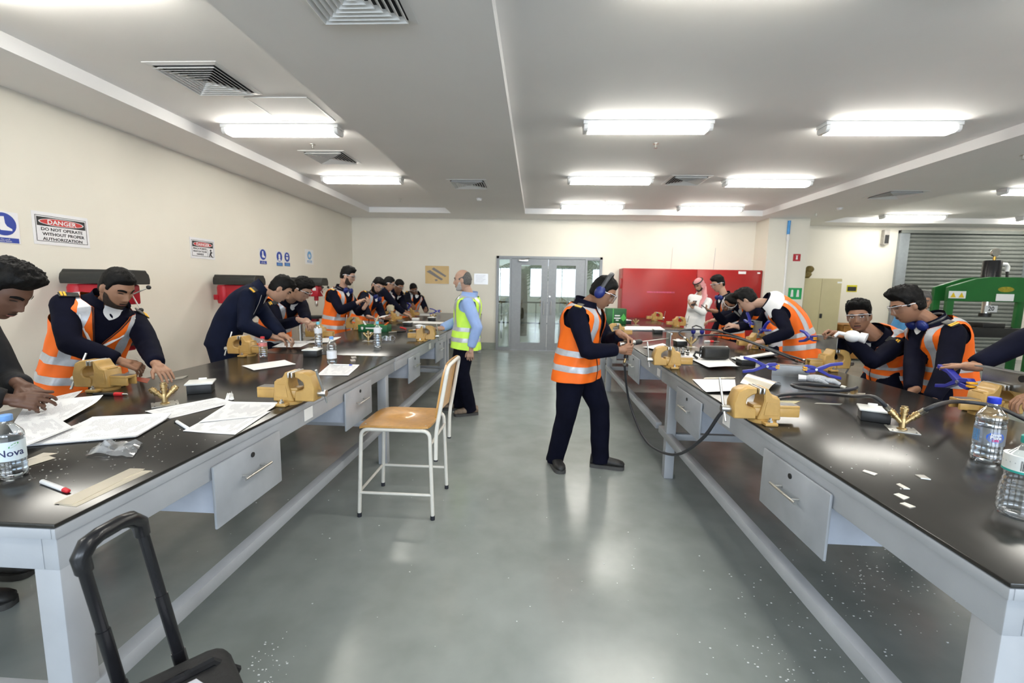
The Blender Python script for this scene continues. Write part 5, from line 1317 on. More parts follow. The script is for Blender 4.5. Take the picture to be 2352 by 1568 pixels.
# ------------------------------------------------------------------ people
def nz(v): return Vector(v).normalized()
def remesh(mb, voxel, smooth=4, wrinkle=0.0, name='body'):
    me = mb.mesh(name, False)
    o = bpy.data.objects.new('tmp', me); col.objects.link(o)
    m = o.modifiers.new('r', 'REMESH'); m.mode = 'VOXEL'; m.voxel_size = voxel; m.use_smooth_shade = True
    if smooth:
        s = o.modifiers.new('s', 'SMOOTH'); s.iterations = smooth; s.factor = 0.5
    dg = bpy.context.evaluated_depsgraph_get()
    out = bpy.data.meshes.new_from_object(o.evaluated_get(dg))
    bpy.data.objects.remove(o); bpy.data.meshes.remove(me)
    if wrinkle:
        n = len(out.vertices)
        co = np.empty(n * 3); no = np.empty(n * 3)
        out.vertices.foreach_get('co', co); out.vertices.foreach_get('normal', no)
        co = co.reshape(-1, 3); no = no.reshape(-1, 3)
        d = np.array([noise.noise(Vector(c) * 7.0) * 0.6 + (0.5 - abs(noise.noise(Vector((c[0] * 13, c[1] * 13, c[2] * 8))))) * 0.5 for c in co]) * wrinkle
        co += no * d[:, None]
        out.vertices.foreach_set('co', co.ravel()); out.update()
    out.polygons.foreach_set('use_smooth', [True] * len(out.polygons))
    out.name = name
    return out

def capsule(mb, pts, rs, n=12, sub=1):
    """closed tapered tube with rounded ends"""
    P = [Vector(p) for p in pts]; R = list(rs)
    d0 = (P[0] - P[1]).normalized(); d1 = (P[-1] - P[-2]).normalized()
    pre = [(P[0] + d0 * R[0] * c, R[0] * s) for c, s in ((0.95, 0.3), (0.7, 0.71), (0.35, 0.93))]
    post = [(P[-1] + d1 * R[-1] * c, R[-1] * s) for c, s in ((0.35, 0.93), (0.7, 0.71), (0.95, 0.3))]
    mb.tube([p for p, _ in pre] + P + [p for p, _ in post], [r for _, r in pre] + R + [r for _, r in post], n)

def clip_patch(nu, nv, u0, u1, v0, v1, keeps, pos):
    """piece of a parametric surface bounded by keep(u, v) >= 0 functions"""
    us, vs = np.linspace(u0, u1, nu + 1), np.linspace(v0, v1, nv + 1)
    U, V = np.meshgrid(us, vs, indexing='ij')
    G = [np.asarray(k(U, V)) for k in keeps]
    mb = MB(); idx = {}
    def vid(u, v):
        key = (round(u, 5), round(v, 5))
        if key not in idx:
            idx[key] = len(mb.v); mb.v.append(pos(u, v))
        return idx[key]
    for i in range(nu):
        for j in range(nv):
            q = ((i, j), (i + 1, j), (i + 1, j + 1), (i, j + 1))
            st = 1
            for g in G:
                a = [g[c] >= 0 for c in q]
                if not any(a): st = 0; break
                if not all(a): st = 2
            if st == 0: continue
            poly = [(us[a], vs[b]) for a, b in q]
            if st == 2:
                for k in keeps:
                    vals = [float(k(np.float64(a), np.float64(b))) for a, b in poly]
                    new = []
                    for m in range(len(poly)):
                        p, r = poly[m], poly[(m + 1) % len(poly)]; a, b = vals[m], vals[(m + 1) % len(poly)]
                        if a >= 0: new.append(p)
                        if (a >= 0) != (b >= 0):
                            t = a / (a - b); new.append((p[0] + (r[0] - p[0]) * t, p[1] + (r[1] - p[1]) * t))
                    poly = new
                    if len(poly) < 3: break
                if len(poly) < 3: continue
            f = []
            for p in poly:
                w_ = vid(*p)
                if not f or (w_ != f[-1] and w_ != f[0]): f.append(w_)
            if len(f) >= 3: mb.f.append(tuple(f))
    return mb

def head_dirs(th, ph): return math.sin(th) * math.cos(ph), math.cos(th) * math.cos(ph), math.sin(ph)
def head_pt(th, ph, off=0.0):
    dx, dy, dz = head_dirs(th, ph)
    c = max(math.cos(ph), 1e-4)
    if dz < 0:
        k = c ** 0.55 if dy > 0 else c ** (0.55 + 0.35 * min(1, -dy / c))
        x, y = 0.0735 * math.sin(th) * k * (1 - 0.20 * (-dz) ** 1.6), 0.093 * math.cos(th) * k
    else:
        k = c ** 0.88
        x, y = 0.0745 * math.sin(th) * k, 0.094 * math.cos(th) * k
        if dy < 0: y *= 1.05
    z = 0.120 * dz
    if dy > 0:
        e = math.exp; ax = abs(x)
        nzp = max(0.0, min(1.0, (0.024 - z) / 0.054)) if z > -0.031 else max(0.0, 1 - (-0.031 - z) / 0.014)
        f = 0.027 * e(-(x / 0.0105) ** 2) * nzp ** 1.2
        f += 0.009 * e(-((ax - 0.013) / 0.007) ** 2 - ((z + 0.037) / 0.008) ** 2)
        f -= 0.012 * e(-((ax - 0.031) / 0.017) ** 2 - ((z - 0.008) / 0.012) ** 2)
        f += 0.005 * e(-((z - 0.030) / 0.009) ** 2) * e(-(x / 0.05) ** 2)
        f += 0.007 * e(-((z + 0.067) / 0.010) ** 2) * e(-(x / 0.021) ** 2) - 0.0035 * e(-((z + 0.067) / 0.0028) ** 2) * e(-(x / 0.023) ** 2)
        f -= 0.004 * e(-((z + 0.083) / 0.006) ** 2) * e(-(x / 0.02) ** 2)
        f += 0.008 * e(-((z + 0.104) / 0.014) ** 2) * e(-(x / 0.022) ** 2)
        f += 0.004 * e(-((ax - 0.05) / 0.015) ** 2 - ((z + 0.015) / 0.02) ** 2)
        y += f
    n = Vector((dx, dy, dz))
    return Vector((x, y, z)) + n * off

def ik(S, W, a, b, pole):
    d = W - S; D = d.length
    if D > (a + b) * 0.995:
        k = D / ((a + b) * 0.995)
        a *= k; b *= k
    D = max(D, abs(a - b) + 0.01); u = d.normalized()
    x = (a * a - b * b + D * D) / (2 * D); h = math.sqrt(max(0, a * a - x * x))
    p = Vector(pole); p = (p - u * p.dot(u))
    p = p.normalized() if p.length > 1e-4 else Vector((0, 0, -1))
    return S + u * x + p * h

def hand_parts(mb, W, d, n, side, style, s=1.0):
    """side: +1 left hand, -1 right hand; d finger direction, n the way the palm faces"""
    d = nz(d); n = nz(Vector(n) - d * Vector(n).dot(d)); th = d.cross(n) * (-side)
    curls = {'flat': (8, 14, 10), 'relaxed': (26, 34, 20), 'grip': (62, 78, 40), 'pinch': (48, 52, 28), 'point': (35, 40, 25)}[style]
    capsule(mb, [W - d * 0.03, W, W + d * 0.03 * s], [0.026 * s, 0.025 * s, 0.027 * s], 12)
    for q in (-0.024, -0.008, 0.008, 0.024):
        capsule(mb, [W + d * 0.012 + th * q * 0.7 * s, W + d * 0.085 * s + th * q * 1.18 * s], [0.0165 * s, 0.0125 * s], 10)
    for k, (q, L) in enumerate(((0.033, 0.074), (0.0115, 0.083), (-0.0105, 0.077), (-0.0315, 0.060))):
        p = W + d * 0.088 * s + th * q * s
        if k == 3: p -= d * 0.008
        dirv = (d + th * q * 2.2).normalized(); pts = [p - dirv * 0.02, p]
        cc = list(curls)
        if style == 'point' and k > 1: cc = [60, 70, 40]
        if style == 'flat': cc = [cc[0] + 4 * k, cc[1], cc[2]]
        for a, f in zip(cc, (0.45, 0.30, 0.25)):
            dirv = (Matrix.Rotation(math.radians(a), 3, dirv.cross(n).normalized()) @ dirv).normalized()
            p = p + dirv * (L * f * s); pts.append(p)
        capsule(mb, pts, [0.0095 * s, 0.0092 * s, 0.0085 * s, 0.0078 * s, 0.0068 * s], 8)
    r = W + d * 0.026 * s + th * 0.022 * s
    t1 = (d * 0.75 + th * 0.62 + n * 0.25).normalized(); t2 = (d * 0.85 + th * 0.25 + n * (0.45 if style in ('grip', 'pinch', 'point') else 0.2)).normalized()
    if style == 'grip': t2 = (d * 0.55 - th * 0.25 + n * 0.75).normalized()
    capsule(mb, [r, r + t1 * 0.042 * s, r + t1 * 0.042 * s + t2 * 0.030 * s, r + t1 * 0.042 * s + t2 * 0.054 * s], [0.0135 * s, 0.0115 * s, 0.0098 * s, 0.008 * s], 8)

TT = [-.50, -.32, -.12, 0, .2, .45, .65, .80, .88, .945, 1.0, 1.08]
TW = [.176, .180, .176, .168, .158, .166, .182, .188, .178, .128, .082, .070]
TD = [.128, .132, .130, .124, .116, .121, .126, .114, .100, .084, .074, .066]

navy_m = M('navy_coverall', (0.0045, 0.005, 0.0135), 0.85, var=0.25, scale=9, bump=0.15, bscale=350, spec=0.12)
navy2_m = M('navy_tracksuit', (0.006, 0.009, 0.025), 0.8, var=0.2, scale=9, spec=0.15)
trouser_m = M('dark_navy_trousers', (0.0045, 0.005, 0.012), 0.85, var=0.25, scale=12, spec=0.12)
shirt_m = M('light_blue_shirt', lin(150, 175, 222), 0.7, var=0.06, scale=8)
thobe_m = M('white_robe_cloth', (0.80, 0.80, 0.79), 0.75, var=0.03, scale=6)
sky_shirt_m = M('mid_blue_shirt', lin(70, 130, 175), 0.7, var=0.1, scale=8)
orange_m = M('orange_vest_cloth', (1.0, 0.165, 0.008), 0.6, var=0.06, scale=7, bump=0.08, bscale=500)
lime_m = M('lime_vest_cloth', (0.62, 0.95, 0.10), 0.6, var=0.05, scale=7)
refl_m = M('grey_reflective_tape', (0.50, 0.51, 0.54), 0.35, metal=0.25, var=0.06, scale=60)
trim_m = M('dark_vest_trim', (0.05, 0.012, 0.006), 0.7, var=.05)
gtrim_m = M('dark_green_trim', (0.02, 0.09, 0.03), 0.7, var=.05)
gold_m = M('gold_braid', lin(235, 180, 50), 0.5, var=.06)
shoe_m = M('dark_shoe_leather', (0.022, 0.021, 0.020), 0.5, var=.2, scale=30)
sole_m = M('grey_shoe_sole', (0.07, 0.068, 0.065), 0.7, var=.1)
tan_shoe_m = M('tan_trainer', lin(140, 122, 105), 0.7, var=.4, scale=22)
white_cloth_m = M('white_cloth', (0.78, 0.78, 0.78), .8, var=.02)
hair_m = M('black_hair', (0.0035, 0.003, 0.0028), 0.6, var=.35, scale=90, bump=.25, bscale=220, spec=0.22)
grey_hair_m = M('grey_hair', (0.10, 0.095, 0.09), 0.6, var=.4, scale=90, bump=.4, bscale=220)
white_beard_m = M('grey_white_beard', (0.42, 0.40, 0.38), 0.8, var=.3, scale=120, bump=.3, bscale=260)
stubble_m = M('dark_beard', (0.035, 0.022, 0.015), 0.9, var=.35, scale=160, bump=.3, bscale=300)
lip_m = M('lip_skin', (0.28, 0.11, 0.085), 0.45, var=.08)
eye_m = M('eye_white', (0.62, 0.60, 0.58), 0.25, var=0)
iris_m = M('dark_iris', (0.018, 0.011, 0.008), 0.15, var=0)
lens_m = thin_clear('safety_lens', (0.92, 0.93, 0.95), gloss=0.035, rough=0.04)
muff_m = M('blue_earmuff', lin(28, 42, 108), 0.35, var=.05)
def skin(i):
    c = [(0.36, 0.19, 0.115), (0.29, 0.145, 0.085), (0.42, 0.245, 0.165), (0.19, 0.092, 0.055), (0.46, 0.28, 0.20), (0.12, 0.058, 0.036)][i]
    return M('skin_tone_%s' % 'warm olive light dark pale deep'.split()[i], c, 0.5, var=0.07, scale=14)

def person(label, pel, neck, head, look, face, face2=None, lh=None, rh=None, feet=None, tone=0, hair='short', beard=None, vest='orange', top=None, bottom=None,
           glasses=False, muffs=None, lanyard=None, epaulettes=True, bulk=1.0, fine=True, up=None, headup=None, hs=1.0, shoes=None, robe=False, eyes='down', hairm=None, undershirt=True, group=None, clear=0.004):
    P, N, HC = Vector(pel), Vector(neck), Vector(head)
    f0 = nz((face[0], face[1], 0)); f1 = nz((face2[0], face2[1], 0)) if face2 else f0
    Z = Vector((0, 0, 1)); L0, L1 = Z.cross(f0), Z.cross(f1)
    O = Vector((P.x, P.y, 0))
    root = thing('person', label, 'person', O, 0, group)
    P, N, HC = P - O, N - O, HC - O
    if (HC - N).length > 0.205: N = HC - (HC - N).normalized() * 0.205      # neck no longer than a neck
    LEN = (N - P).length
    Uv = nz(up) if up else nz(Z * 0.75 + (N - P).normalized() * 0.45)
    C1 = P + Uv * (LEN * 0.48)
    def bez(t):
        if t < 0: return P + Uv * (t * LEN), Uv
        if t > 1:
            T = (N - C1).normalized(); return N + T * ((t - 1) * LEN), T
        return (P * (1 - t) ** 2 + C1 * (2 * t * (1 - t)) + N * t * t), ((C1 - P) * (1 - t) + (N - C1) * t).normalized()
    cache = {}
    def frame(t):
        k = round(t, 4)
        if k not in cache:
            c, T = bez(t); L = L0.lerp(L1, max(0, min(1, t))); L = (L - T * L.dot(T)).normalized(); cache[k] = (c, T, L, L.cross(T).normalized())
        return cache[k]
    def wd(t): return float(np.interp(t, TT, TW)) * bulk, float(np.interp(t, TT, TD)) * bulk
    def torso_pt(th, t, off):
        c, T, L, F = frame(t); w_, d_ = wd(t); s, k = math.sin(th), math.cos(th)
        e = 0.86
        return c + L * ((w_ + off) * math.copysign(abs(s) ** e, s)) + F * ((d_ + off) * math.copysign(abs(k) ** e, k))
    def torso(mb, t0, t1, off, n=28, m=22):
        base = len(mb.v)
        for j in range(m + 1):
            t = t0 + (t1 - t0) * j / m
            for i in range(n): mb.v.append(torso_pt(2 * math.pi * i / n, t, off))
        for j in range(m):
            for i in range(n):
                q = base + j * n; mb.f.append((q + i, q + (i + 1) % n, q + n + (i + 1) % n, q + n + i))
        mb.f.append(tuple(base + i for i in range(n))[::-1]); mb.f.append(tuple(base + m * n + i for i in range(n)))
    # limbs
    c86, T86, LS, FS = frame(0.825)
    arms = {}
    for sd, spec in ((1, lh), (-1, rh)):
        S = c86 + LS * (sd * 0.176 * bulk)
        if spec is None: spec = (None,)
        if spec[0] is None:
            W = S + Vector((0, 0, -0.50)) + f0 * 0.06 + LS * (sd * 0.05); d, n_, st = Vector((0, 0, -1)) + f0 * 0.25, -LS * sd, 'relaxed'
            pole = -f0 + LS * (sd * 0.3)
        else:
            W = Vector(spec[0]) - O; d = spec[1]; n_ = spec[2]; st = spec[3]
            pole = Vector(spec[4]) if len(spec) > 4 else (LS * (sd * 0.55) - Z * 0.9 - f0 * 0.35)
        for _ in range(4):                      # lift the hand until it rests on the worktop
            E = ik(S, W, 0.285, 0.255, pole); hb = MB()
            hand_parts(hb, W, d if d is not None else (W - E), n_, sd, st); capsule(hb, [E, E.lerp(W, 0.5), W], [0.066, 0.060, 0.050], 10)
            low = [q.z for q in (v + O for v in hb.v) if q.z > 0.55 and q.y > 0.9 and (BL0 - 0.01 < q.x < BL1 + 0.01 or BR0 - 0.01 < q.x < BR1 + 0.01)]
            need = ZB + clear - min(low) if low else 0
            if need <= 0 or need > 0.2 or W.z < 0.84: break
            W = W + Vector((0, 0, need))
        E = ik(S, W, 0.285, 0.255, pole)
        arms[sd] = (S, E, W, d if d is not None else (W - E), n_, st)
    legs = {}
    for sd in (1, -1):
        Hj = P + L0 * (sd * 0.085) - Uv * 0.02
        if feet: fx, fy, fyaw = feet[0 if sd == 1 else 1]; A = Vector((fx - O.x, fy - O.y, 0.085)); fd = Vector((math.cos(fyaw), math.sin(fyaw), 0))
        else: A = L0 * (sd * 0.11) + Vector((0, 0, 0.085)) - f0 * 0.02; fd = nz(f0 + L0 * sd * 0.2)
        K = ik(Hj, A, 0.43, 0.43, fd + Z * 0.1)
        legs[sd] = (Hj, K, A, fd)
    sk = skin(tone)
    # head frame
    fwd = nz(look); u_ = nz(headup) if headup else Z
    u_ = (u_ - fwd * u_.dot(fwd)).normalized(); lf = u_.cross(fwd)
    HM = Matrix(((lf.x, fwd.x, u_.x, HC.x), (lf.y, fwd.y, u_.y, HC.y), (lf.z, fwd.z, u_.z, HC.z), (0, 0, 0, 1)))
    def hp(th, ph, off): return HM @ (head_pt(th, ph, off) * hs)
    def hq(x, y, z): return HM @ (Vector((x, y, z)) * hs)
    # body: head, neck, trunk, limbs, hands
    b = MB(); nu, nv = (60, 44) if fine else (40, 30)
    for j in range(nv + 1):
        ph = -math.pi / 2 + math.pi * j / nv
        for i in range(nu): b.v.append(hp(2 * math.pi * i / nu, ph, 0))
    for j in range(nv):
        for i in range(nu): b.f.append((j * nu + (i + 1) % nu, j * nu + i, (j + 1) * nu + i, (j + 1) * nu + (i + 1) % nu))
    b.f = [f[::-1] for f in b.f]
    for s in (-1, 1):
        b.ell(hq(s * 0.074, -0.010, -0.004), (0.011, 0.017, 0.030), 12, 8, HM.to_3x3().to_4x4() @ Matrix.Rotation(s * 0.25, 4, 'Z'))
    nb = frame(0.93)[0]
    capsule(b, [nb, N.lerp(hq(0, -0.02, -0.055), 0.45), hq(0, -0.018, -0.05)], [0.060 * bulk, 0.054, 0.052], 14)
    torso(b, 0.80, 0.97, -0.03, 16, 4)
    bm = remesh(b, 0.0042 if fine else 0.0065, 2)
    parts = [bm]
    c_ = MB(); torso(c_, -0.1, 0.9, -0.03, 12, 8)
    for sd in (1, -1):
        S, E, W, d, n_, st = arms[sd]; c_.tube([S, E, E.lerp(W, 0.8)], [0.045, 0.036, 0.03], 8)
        Hj, K, A, fd = legs[sd]; c_.tube([Hj, K, A], [0.07, 0.05, 0.04], 8)
    parts.append(c_.mesh('core'))
    for sd in (1, -1):
        S, E, W, d, n_, st = arms[sd]; h = MB()
        capsule(h, [E.lerp(W, 0.55), W], [0.031, 0.025], 12); hand_parts(h, W, d, n_, sd, st)
        parts.append(remesh(h, 0.0036 if fine else 0.0055, 2))
    jm = bmesh.new()
    for q in parts: jm.from_mesh(q)
    bme = bpy.data.meshes.new('body'); jm.to_mesh(bme); jm.free()
    for q in parts: bpy.data.meshes.remove(q)
    bme.polygons.foreach_set('use_smooth', [True] * len(bme.polygons))
    obj('body', bme, sk, root)
    # clothing
    vox = 0.0125 if fine else 0.017
    tm = top or navy_m
    g = MB()
    torso(g, -0.10 if not robe else -0.3, 0.965, 0.010)
    for sd in (1, -1):
        S, E, W, d, n_, st = arms[sd]
        cf = W + (E - W).normalized() * 0.022
        capsule(g, [S - LS * sd * 0.01, S.lerp(E, 0.5), E, E.lerp(cf, 0.5)], [0.069 * bulk, 0.067, 0.063, 0.057], 14)
        g.tube([E, E.lerp(cf, 0.5), E.lerp(cf, 0.9), cf], [0.061, 0.057, 0.050, 0.046], 14)
    bot = MB() if bottom else g
    if robe:
        pts = [P + Z * 0.02, Vector((0, 0, 0.55)) + f0 * 0.01, Vector((0, 0, 0.06))]
        g.tube(pts, [0.175, 0.20, 0.235], 24)
    else:
        if bottom: torso(bot, -0.14, 0.18, 0.006, 28, 8)
        for sd in (1, -1):
            Hj, K, A, fd = legs[sd]; an = A - Z * 0.045
            capsule(bot, [Hj, Hj.lerp(K, 0.5), K, K.lerp(an, 0.5)], [0.106 * bulk, 0.097 * bulk, 0.083, 0.076], 16)
            bot.tube([K, K.lerp(an, 0.5), K.lerp(an, 0.88), an], [0.082, 0.077, 0.073, 0.076], 16)
    gm = remesh(g, vox, 3, 0.007, 'coverall')
    cl = obj('robe' if robe else ('shirt' if bottom else 'coverall'), gm, tm, root)
    if bottom: obj('trousers', remesh(bot, vox, 3, 0.006, 'trousers'), bottom, root)
    # collar
    def col_pos(th, v):
        return torso_pt(th, 0.965 + v * 0.10, 0.012 + 0.012 * v) + frame(0.965)[1] * (0.012 * v * (1 - math.cos(th)) * 0.5)
    gap = lambda U, V: np.abs(np.arctan2(np.sin(U), np.cos(U))) - 0.35 - 0.25 * V
    cm = clip_patch(40, 4, 0, 2 * math.pi, 0, 1, [gap], col_pos)
    obj('collar', cm, tm, cl)
    if undershirt:
        us_ = clip_patch(16, 8, -0.8, 0.8, 0.86, 1.03, [lambda U, V: (V - 0.87) * 3.0 - np.abs(U)], lambda th, t: torso_pt(th, t, 0.014))
        obj('undershirt', us_, white_cloth_m, root)
    # shoes
    for sd in (1, -1):
        Hj, K, A, fd = legs[sd]; sdv = Z.cross(fd); m = MB(); n = 14
        prof = [(-.085, .022, .045), (-.08, .036, .085), (-.04, .040, .095), (.03, .040, .085), (.09, .044, .066), (.15, .046, .056), (.185, .036, .045), (.20, .015, .03)]
        base = Vector((A.x, A.y, 0))
        for x, w_, h_ in prof:
            for i in range(n):
                a = 2 * math.pi * i / n
                m.v.append(base + fd * x + sdv * (w_ * math.cos(a)) + Z * (0.022 + h_ * 0.5 + (h_ * 0.5) * math.sin(a)))
        for j in range(len(prof) - 1):
            for i in range(n): q = j * n; m.f.append((q + i, q + n + i, q + n + (i + 1) % n, q + (i + 1) % n))
        m.f.append(tuple(range(n))); m.f.append(tuple((len(prof) - 1) * n + i for i in range(n))[::-1])
        so = obj('shoe', m, shoes or shoe_m, root, ang=1.2)
        ol = [(x, w_ + .004) for x, w_, _ in prof]
        poly = [base + fd * x + sdv * w_ for x, w_ in ol] + [base + fd * x - sdv * w_ for x, w_ in ol[::-1]]
        m = MB(); k = len(poly); m.v = [p.copy() for p in poly] + [p + Z * 0.03 for p in poly]
        m.f = [tuple(range(k))[::-1], tuple(range(k, 2 * k))] + [(i, (i + 1) % k, k + (i + 1) % k, k + i) for i in range(k)]
        obj('sole', m, sole_m, so)
        if fine:
            m = MB()
            for x in (0.03, 0.055, 0.08): m.tube([base + fd * x + sdv * 0.022 + Z * (0.107 - x * .42), base + fd * (x + .006) + Z * (0.114 - x * .42), base + fd * (x + .012) - sdv * 0.022 + Z * (0.107 - x * .42)], 0.0028, 5)
            obj('laces', m, M('grey_lace', (.4, .4, .42), .8), so)
    # vest
    if vest:
        vm, tr = (orange_m, trim_m) if vest == 'orange' else (lime_m, gtrim_m)
        ab = lambda U: np.abs(np.sin(U)) ** 0.86
        Wf = lambda V: np.interp(V, TT, TW) * bulk
        lat = lambda U, V: ab(U) * (Wf(V) + 0.02)
        vneck = lambda V: np.clip((V - 0.42) / 0.52, -0.02, 1) * 0.085
        k_neck = lambda U, V: np.where(np.cos(U) > 0, lat(U, V) - vneck(V), 0.05)
        arm_lim = lambda V: np.interp(V, [.46, .54, .62, .72, 1.0], [.30, .215, .185, .172, .165]) * bulk
        k_arm = lambda U, V: arm_lim(V) - lat(U, V)
        k_top = lambda U, V: 0.975 - V + 0 * U
        hem = lambda U, V: V + 0.36 - 0.03 * np.cos(U) + 0.0 * V
        fold = lambda th, t: 0.006 * math.sin(th * 5 + t * 4) * max(0.0, 0.6 - t) + 0.004 * math.sin(th * 9 - t * 11)
        flare = lambda t: 0.022 + 0.02 * max(0.0, 0.25 - t) + 0.010 * max(0.0, min(1.0, (t - 0.6) / 0.2))
        vp = lambda th, t: torso_pt(th, t, flare(t) + fold(th, t))
        vp2 = lambda th, t: torso_pt(th, t, flare(t) + fold(th, t) + 0.0025)
        keeps = [k_neck, k_arm, k_top, hem]
        vo = obj('vest', clip_patch(72, 46, 0, 2 * math.pi, -0.42, 1.0, keeps, vp), vm, root, ang=3)
        for a0, a1 in ((0.10, 0.205), (-0.17, -0.065)):
            obj('reflective_band', clip_patch(72, 46, 0, 2 * math.pi, -0.42, 1.0, keeps + [lambda U, V, a=a0: V - a, lambda U, V, a=a1: a - V], vp2), refl_m, vo, ang=3)
        for nm, kk in (('left', lambda U, V: np.sin(U)), ('right', lambda U, V: -np.sin(U))):
            obj('shoulder_tape', clip_patch(72, 46, 0, 2 * math.pi, -0.42, 1.0, keeps + [kk, lambda U, V: lat(U, V) - 0.088 * bulk, lambda U, V: 0.136 * bulk - lat(U, V), lambda U, V: V - 0.19], vp2), refl_m, vo, ang=3)
        tk = lambda U, V: np.where(np.cos(U) > 0, vneck(V) + 0.009 - lat(U, V), -1)
        obj('edge_trim', clip_patch(72, 46, 0, 2 * math.pi, -0.42, 1.0, keeps + [tk, lambda U, V: V - 0.41], vp2), tr, vo, ang=3)
        zp = lambda U, V: np.where(np.cos(U) > 0, 0.006 - lat(U, V), -1)
        obj('zip', clip_patch(96, 46, -math.pi, math.pi, -0.42, 0.44, [zp, hem], vp2), tr, vo, ang=3)
    if epaulettes:
        for sd in (1, -1):
            S = arms[sd][0]; a = frame(0.93)[0] + LS * (sd * 0.085) + T86 * 0.012
            dd = (S + LS * sd * 0.025 + T86 * 0.018 - a); upn = (T86 - dd.normalized() * T86.dot(dd.normalized())).normalized(); fw_ = dd.normalized().cross(upn)
            Rm_ = Matrix(((dd.normalized().x, fw_.x, upn.x, 0), (dd.normalized().y, fw_.y, upn.y, 0), (dd.normalized().z, fw_.z, upn.z, 0), (0, 0, 0, 1)))
            Tm = Matrix.Translation(a + dd * 0.72 + upn * (0.040 * bulk)) @ Rm_
            eo = obj('epaulette', MB().box(-.046, .046, -.026, .026, -.004, .005, .004, rot=Tm), black_m, root)
            for q in (0.018, 0.033): obj('gold_bar', MB().box(q - .005, q + .005, -.027, .027, .0045, .008, rot=Tm), gold_m, eo)
    if lanyard:
        m = MB()
        for sd in (1, -1):
            pts = [torso_pt(sd * a, t, 0.030 if vest else 0.018) for a, t in ((0.95, 0.955), (0.6, 0.85), (0.38, 0.7), (0.15, 0.52), (0.03, 0.42))]
            m.tube(pts, 0.0075, 8, flat=(1.0, 0.25, tuple(frame(0.7)[3])))
        obj('lanyard', m, white_cloth_m, root)
    # hair, beard, brows, lips, eyes
    hm = hairm or hair_m
    D = lambda U, V: (np.sin(U) * np.cos(V), np.cos(U) * np.cos(V), np.sin(V))
    def h_keep(U, V):
        dx, dy, dz = D(U, V)
        tau = np.interp(dy, [-1, -.35, -.2, -.1, .08, .12, .30, .42, .60, 1], [-.46, -.40, -.22, .20, .20, .02, .02, .36, .52, .58])
        g_ = dz - tau
        if hair == 'bald': g_ = np.minimum(g_, np.interp(dy, [-1, -.5, -.2, .3, 1], [.9, .75, .35, .2, -.5]) - dz)
        return g_
    base_t = {'short': (0.007, 0.016, 0), 'fade': (0.004, 0.026, 0.012), 'curly': (0.014, 0.034, 0.012), 'quiff': (0.008, 0.034, 0.03), 'thick': (0.013, 0.036, 0.024), 'bald': (0.005, 0.006, 0)}.get(hair, (0.007, 0.016, 0))
    def hair_pos(th, ph):
        dx, dy, dz = head_dirs(th, ph); g_ = float(h_keep(np.float64(th), np.float64(ph)))
        topw = max(0.0, min(1.0, (dz - 0.25) / 0.5))
        o_ = base_t[0] + (base_t[1] - base_t[0]) * topw + base_t[2] * max(0.0, dy) * topw
        q = Vector((dx, dy, dz))
        o_ *= 1 + 0.28 * noise.noise(q * (9 if hair == 'curly' else 5) + O) + 0.22 * noise.noise(q * 19 + O)
        return hp(th, ph, 0.0015 + o_ * min(1.0, max(0.0, g_) / 0.16))
    if hair != 'none':
        nu_, nv_ = (80, 44) if fine else (48, 28)
        obj('hair', clip_patch(nu_, nv_, -math.pi, math.pi, -0.7, math.pi / 2 - 0.001, [h_keep], hair_pos), hm, root, ang=3)
    if beard:
        bmat, bth = {'full': (stubble_m, 0.013), 'short': (stubble_m, 0.0045), 'stubble': (stubble_m, 0.0022), 'grey': (white_beard_m, 0.007)}[beard]
        if beard == 'full': bmat = hair_m
        def b_keep(U, V):
            dx, dy, dz = D(U, V)
            hi = np.interp(dy, [-1, 0.02, .12, .34, .50, .68, .8, 1], [-2, -.9, -.12, -.18, -.42, -.60, -.71, -.77]); lo = np.interp(dy, [-1, 0, .2, 1], [-.2, -.75, -.93, -.985])
            return np.minimum(hi - dz, dz - lo)
        def bpos(th, ph):
            g_ = float(b_keep(np.float64(th), np.float64(ph))); dx, dy, dz = head_dirs(th, ph)
            return hp(th, ph, 0.0028 + bth * min(1.0, max(0.0, g_) / 0.12) * (1 + 0.3 * noise.noise(Vector((dx, dy, dz)) * 14)))
        bo_ = obj('beard', clip_patch(80, 40, -1.75, 1.75, -1.45, 0.2, [b_keep], bpos), bmat, root, ang=3)
    if fine or beard:
        mk = lambda U, V: np.minimum(np.minimum(0.30 - np.abs(D(U, V)[0]), D(U, V)[2] + 0.545), -0.465 - D(U, V)[2] - 0.05 * np.abs(D(U, V)[0]))
        if beard or tone != 2:
            obj('moustache', clip_patch(30, 24, -0.5, 0.5, -0.75, -0.3, [mk], lambda th, ph: hp(th, ph, 0.0028)), white_beard_m if beard == 'grey' else stubble_m, root, ang=3)
    for s in (-1, 1):
        bk_ = lambda U, V, s=s: 0.055 - np.abs(D(U, V)[2] - 0.255 + 0.10 * (np.abs(D(U, V)[0]) - 0.42) ** 2 * 8) - 0.03 * np.maximum(0, (np.abs(D(U, V)[0]) - 0.5) * 4)
        ek = lambda U, V, s=s: np.minimum(s * D(U, V)[0] - 0.17, 0.66 - s * D(U, V)[0])
        obj('eyebrow', clip_patch(16, 16, s * 0.10 if s > 0 else -0.85, 0.85 if s > 0 else -0.10, 0.05, 0.5, [lambda U, V: bk_(U, V) * 1.0, ek], lambda th, ph: hp(th, ph, 0.0032)), hm, root, ang=3)
        ew = lambda U, V, s=s: 1 - ((s * D(U, V)[0] - 0.42) / 0.17) ** 2 - ((D(U, V)[2] - 0.07) / (0.055 if eyes == 'open' else 0.030)) ** 2
        eo = obj('eye', clip_patch(16, 14, s * 0.2 if s > 0 else -0.7, 0.7 if s > 0 else -0.2, -0.06, 0.2, [ew], lambda th, ph: hp(th, ph, 0.0030)), eye_m if eyes == 'open' else stubble_m, root, ang=3)
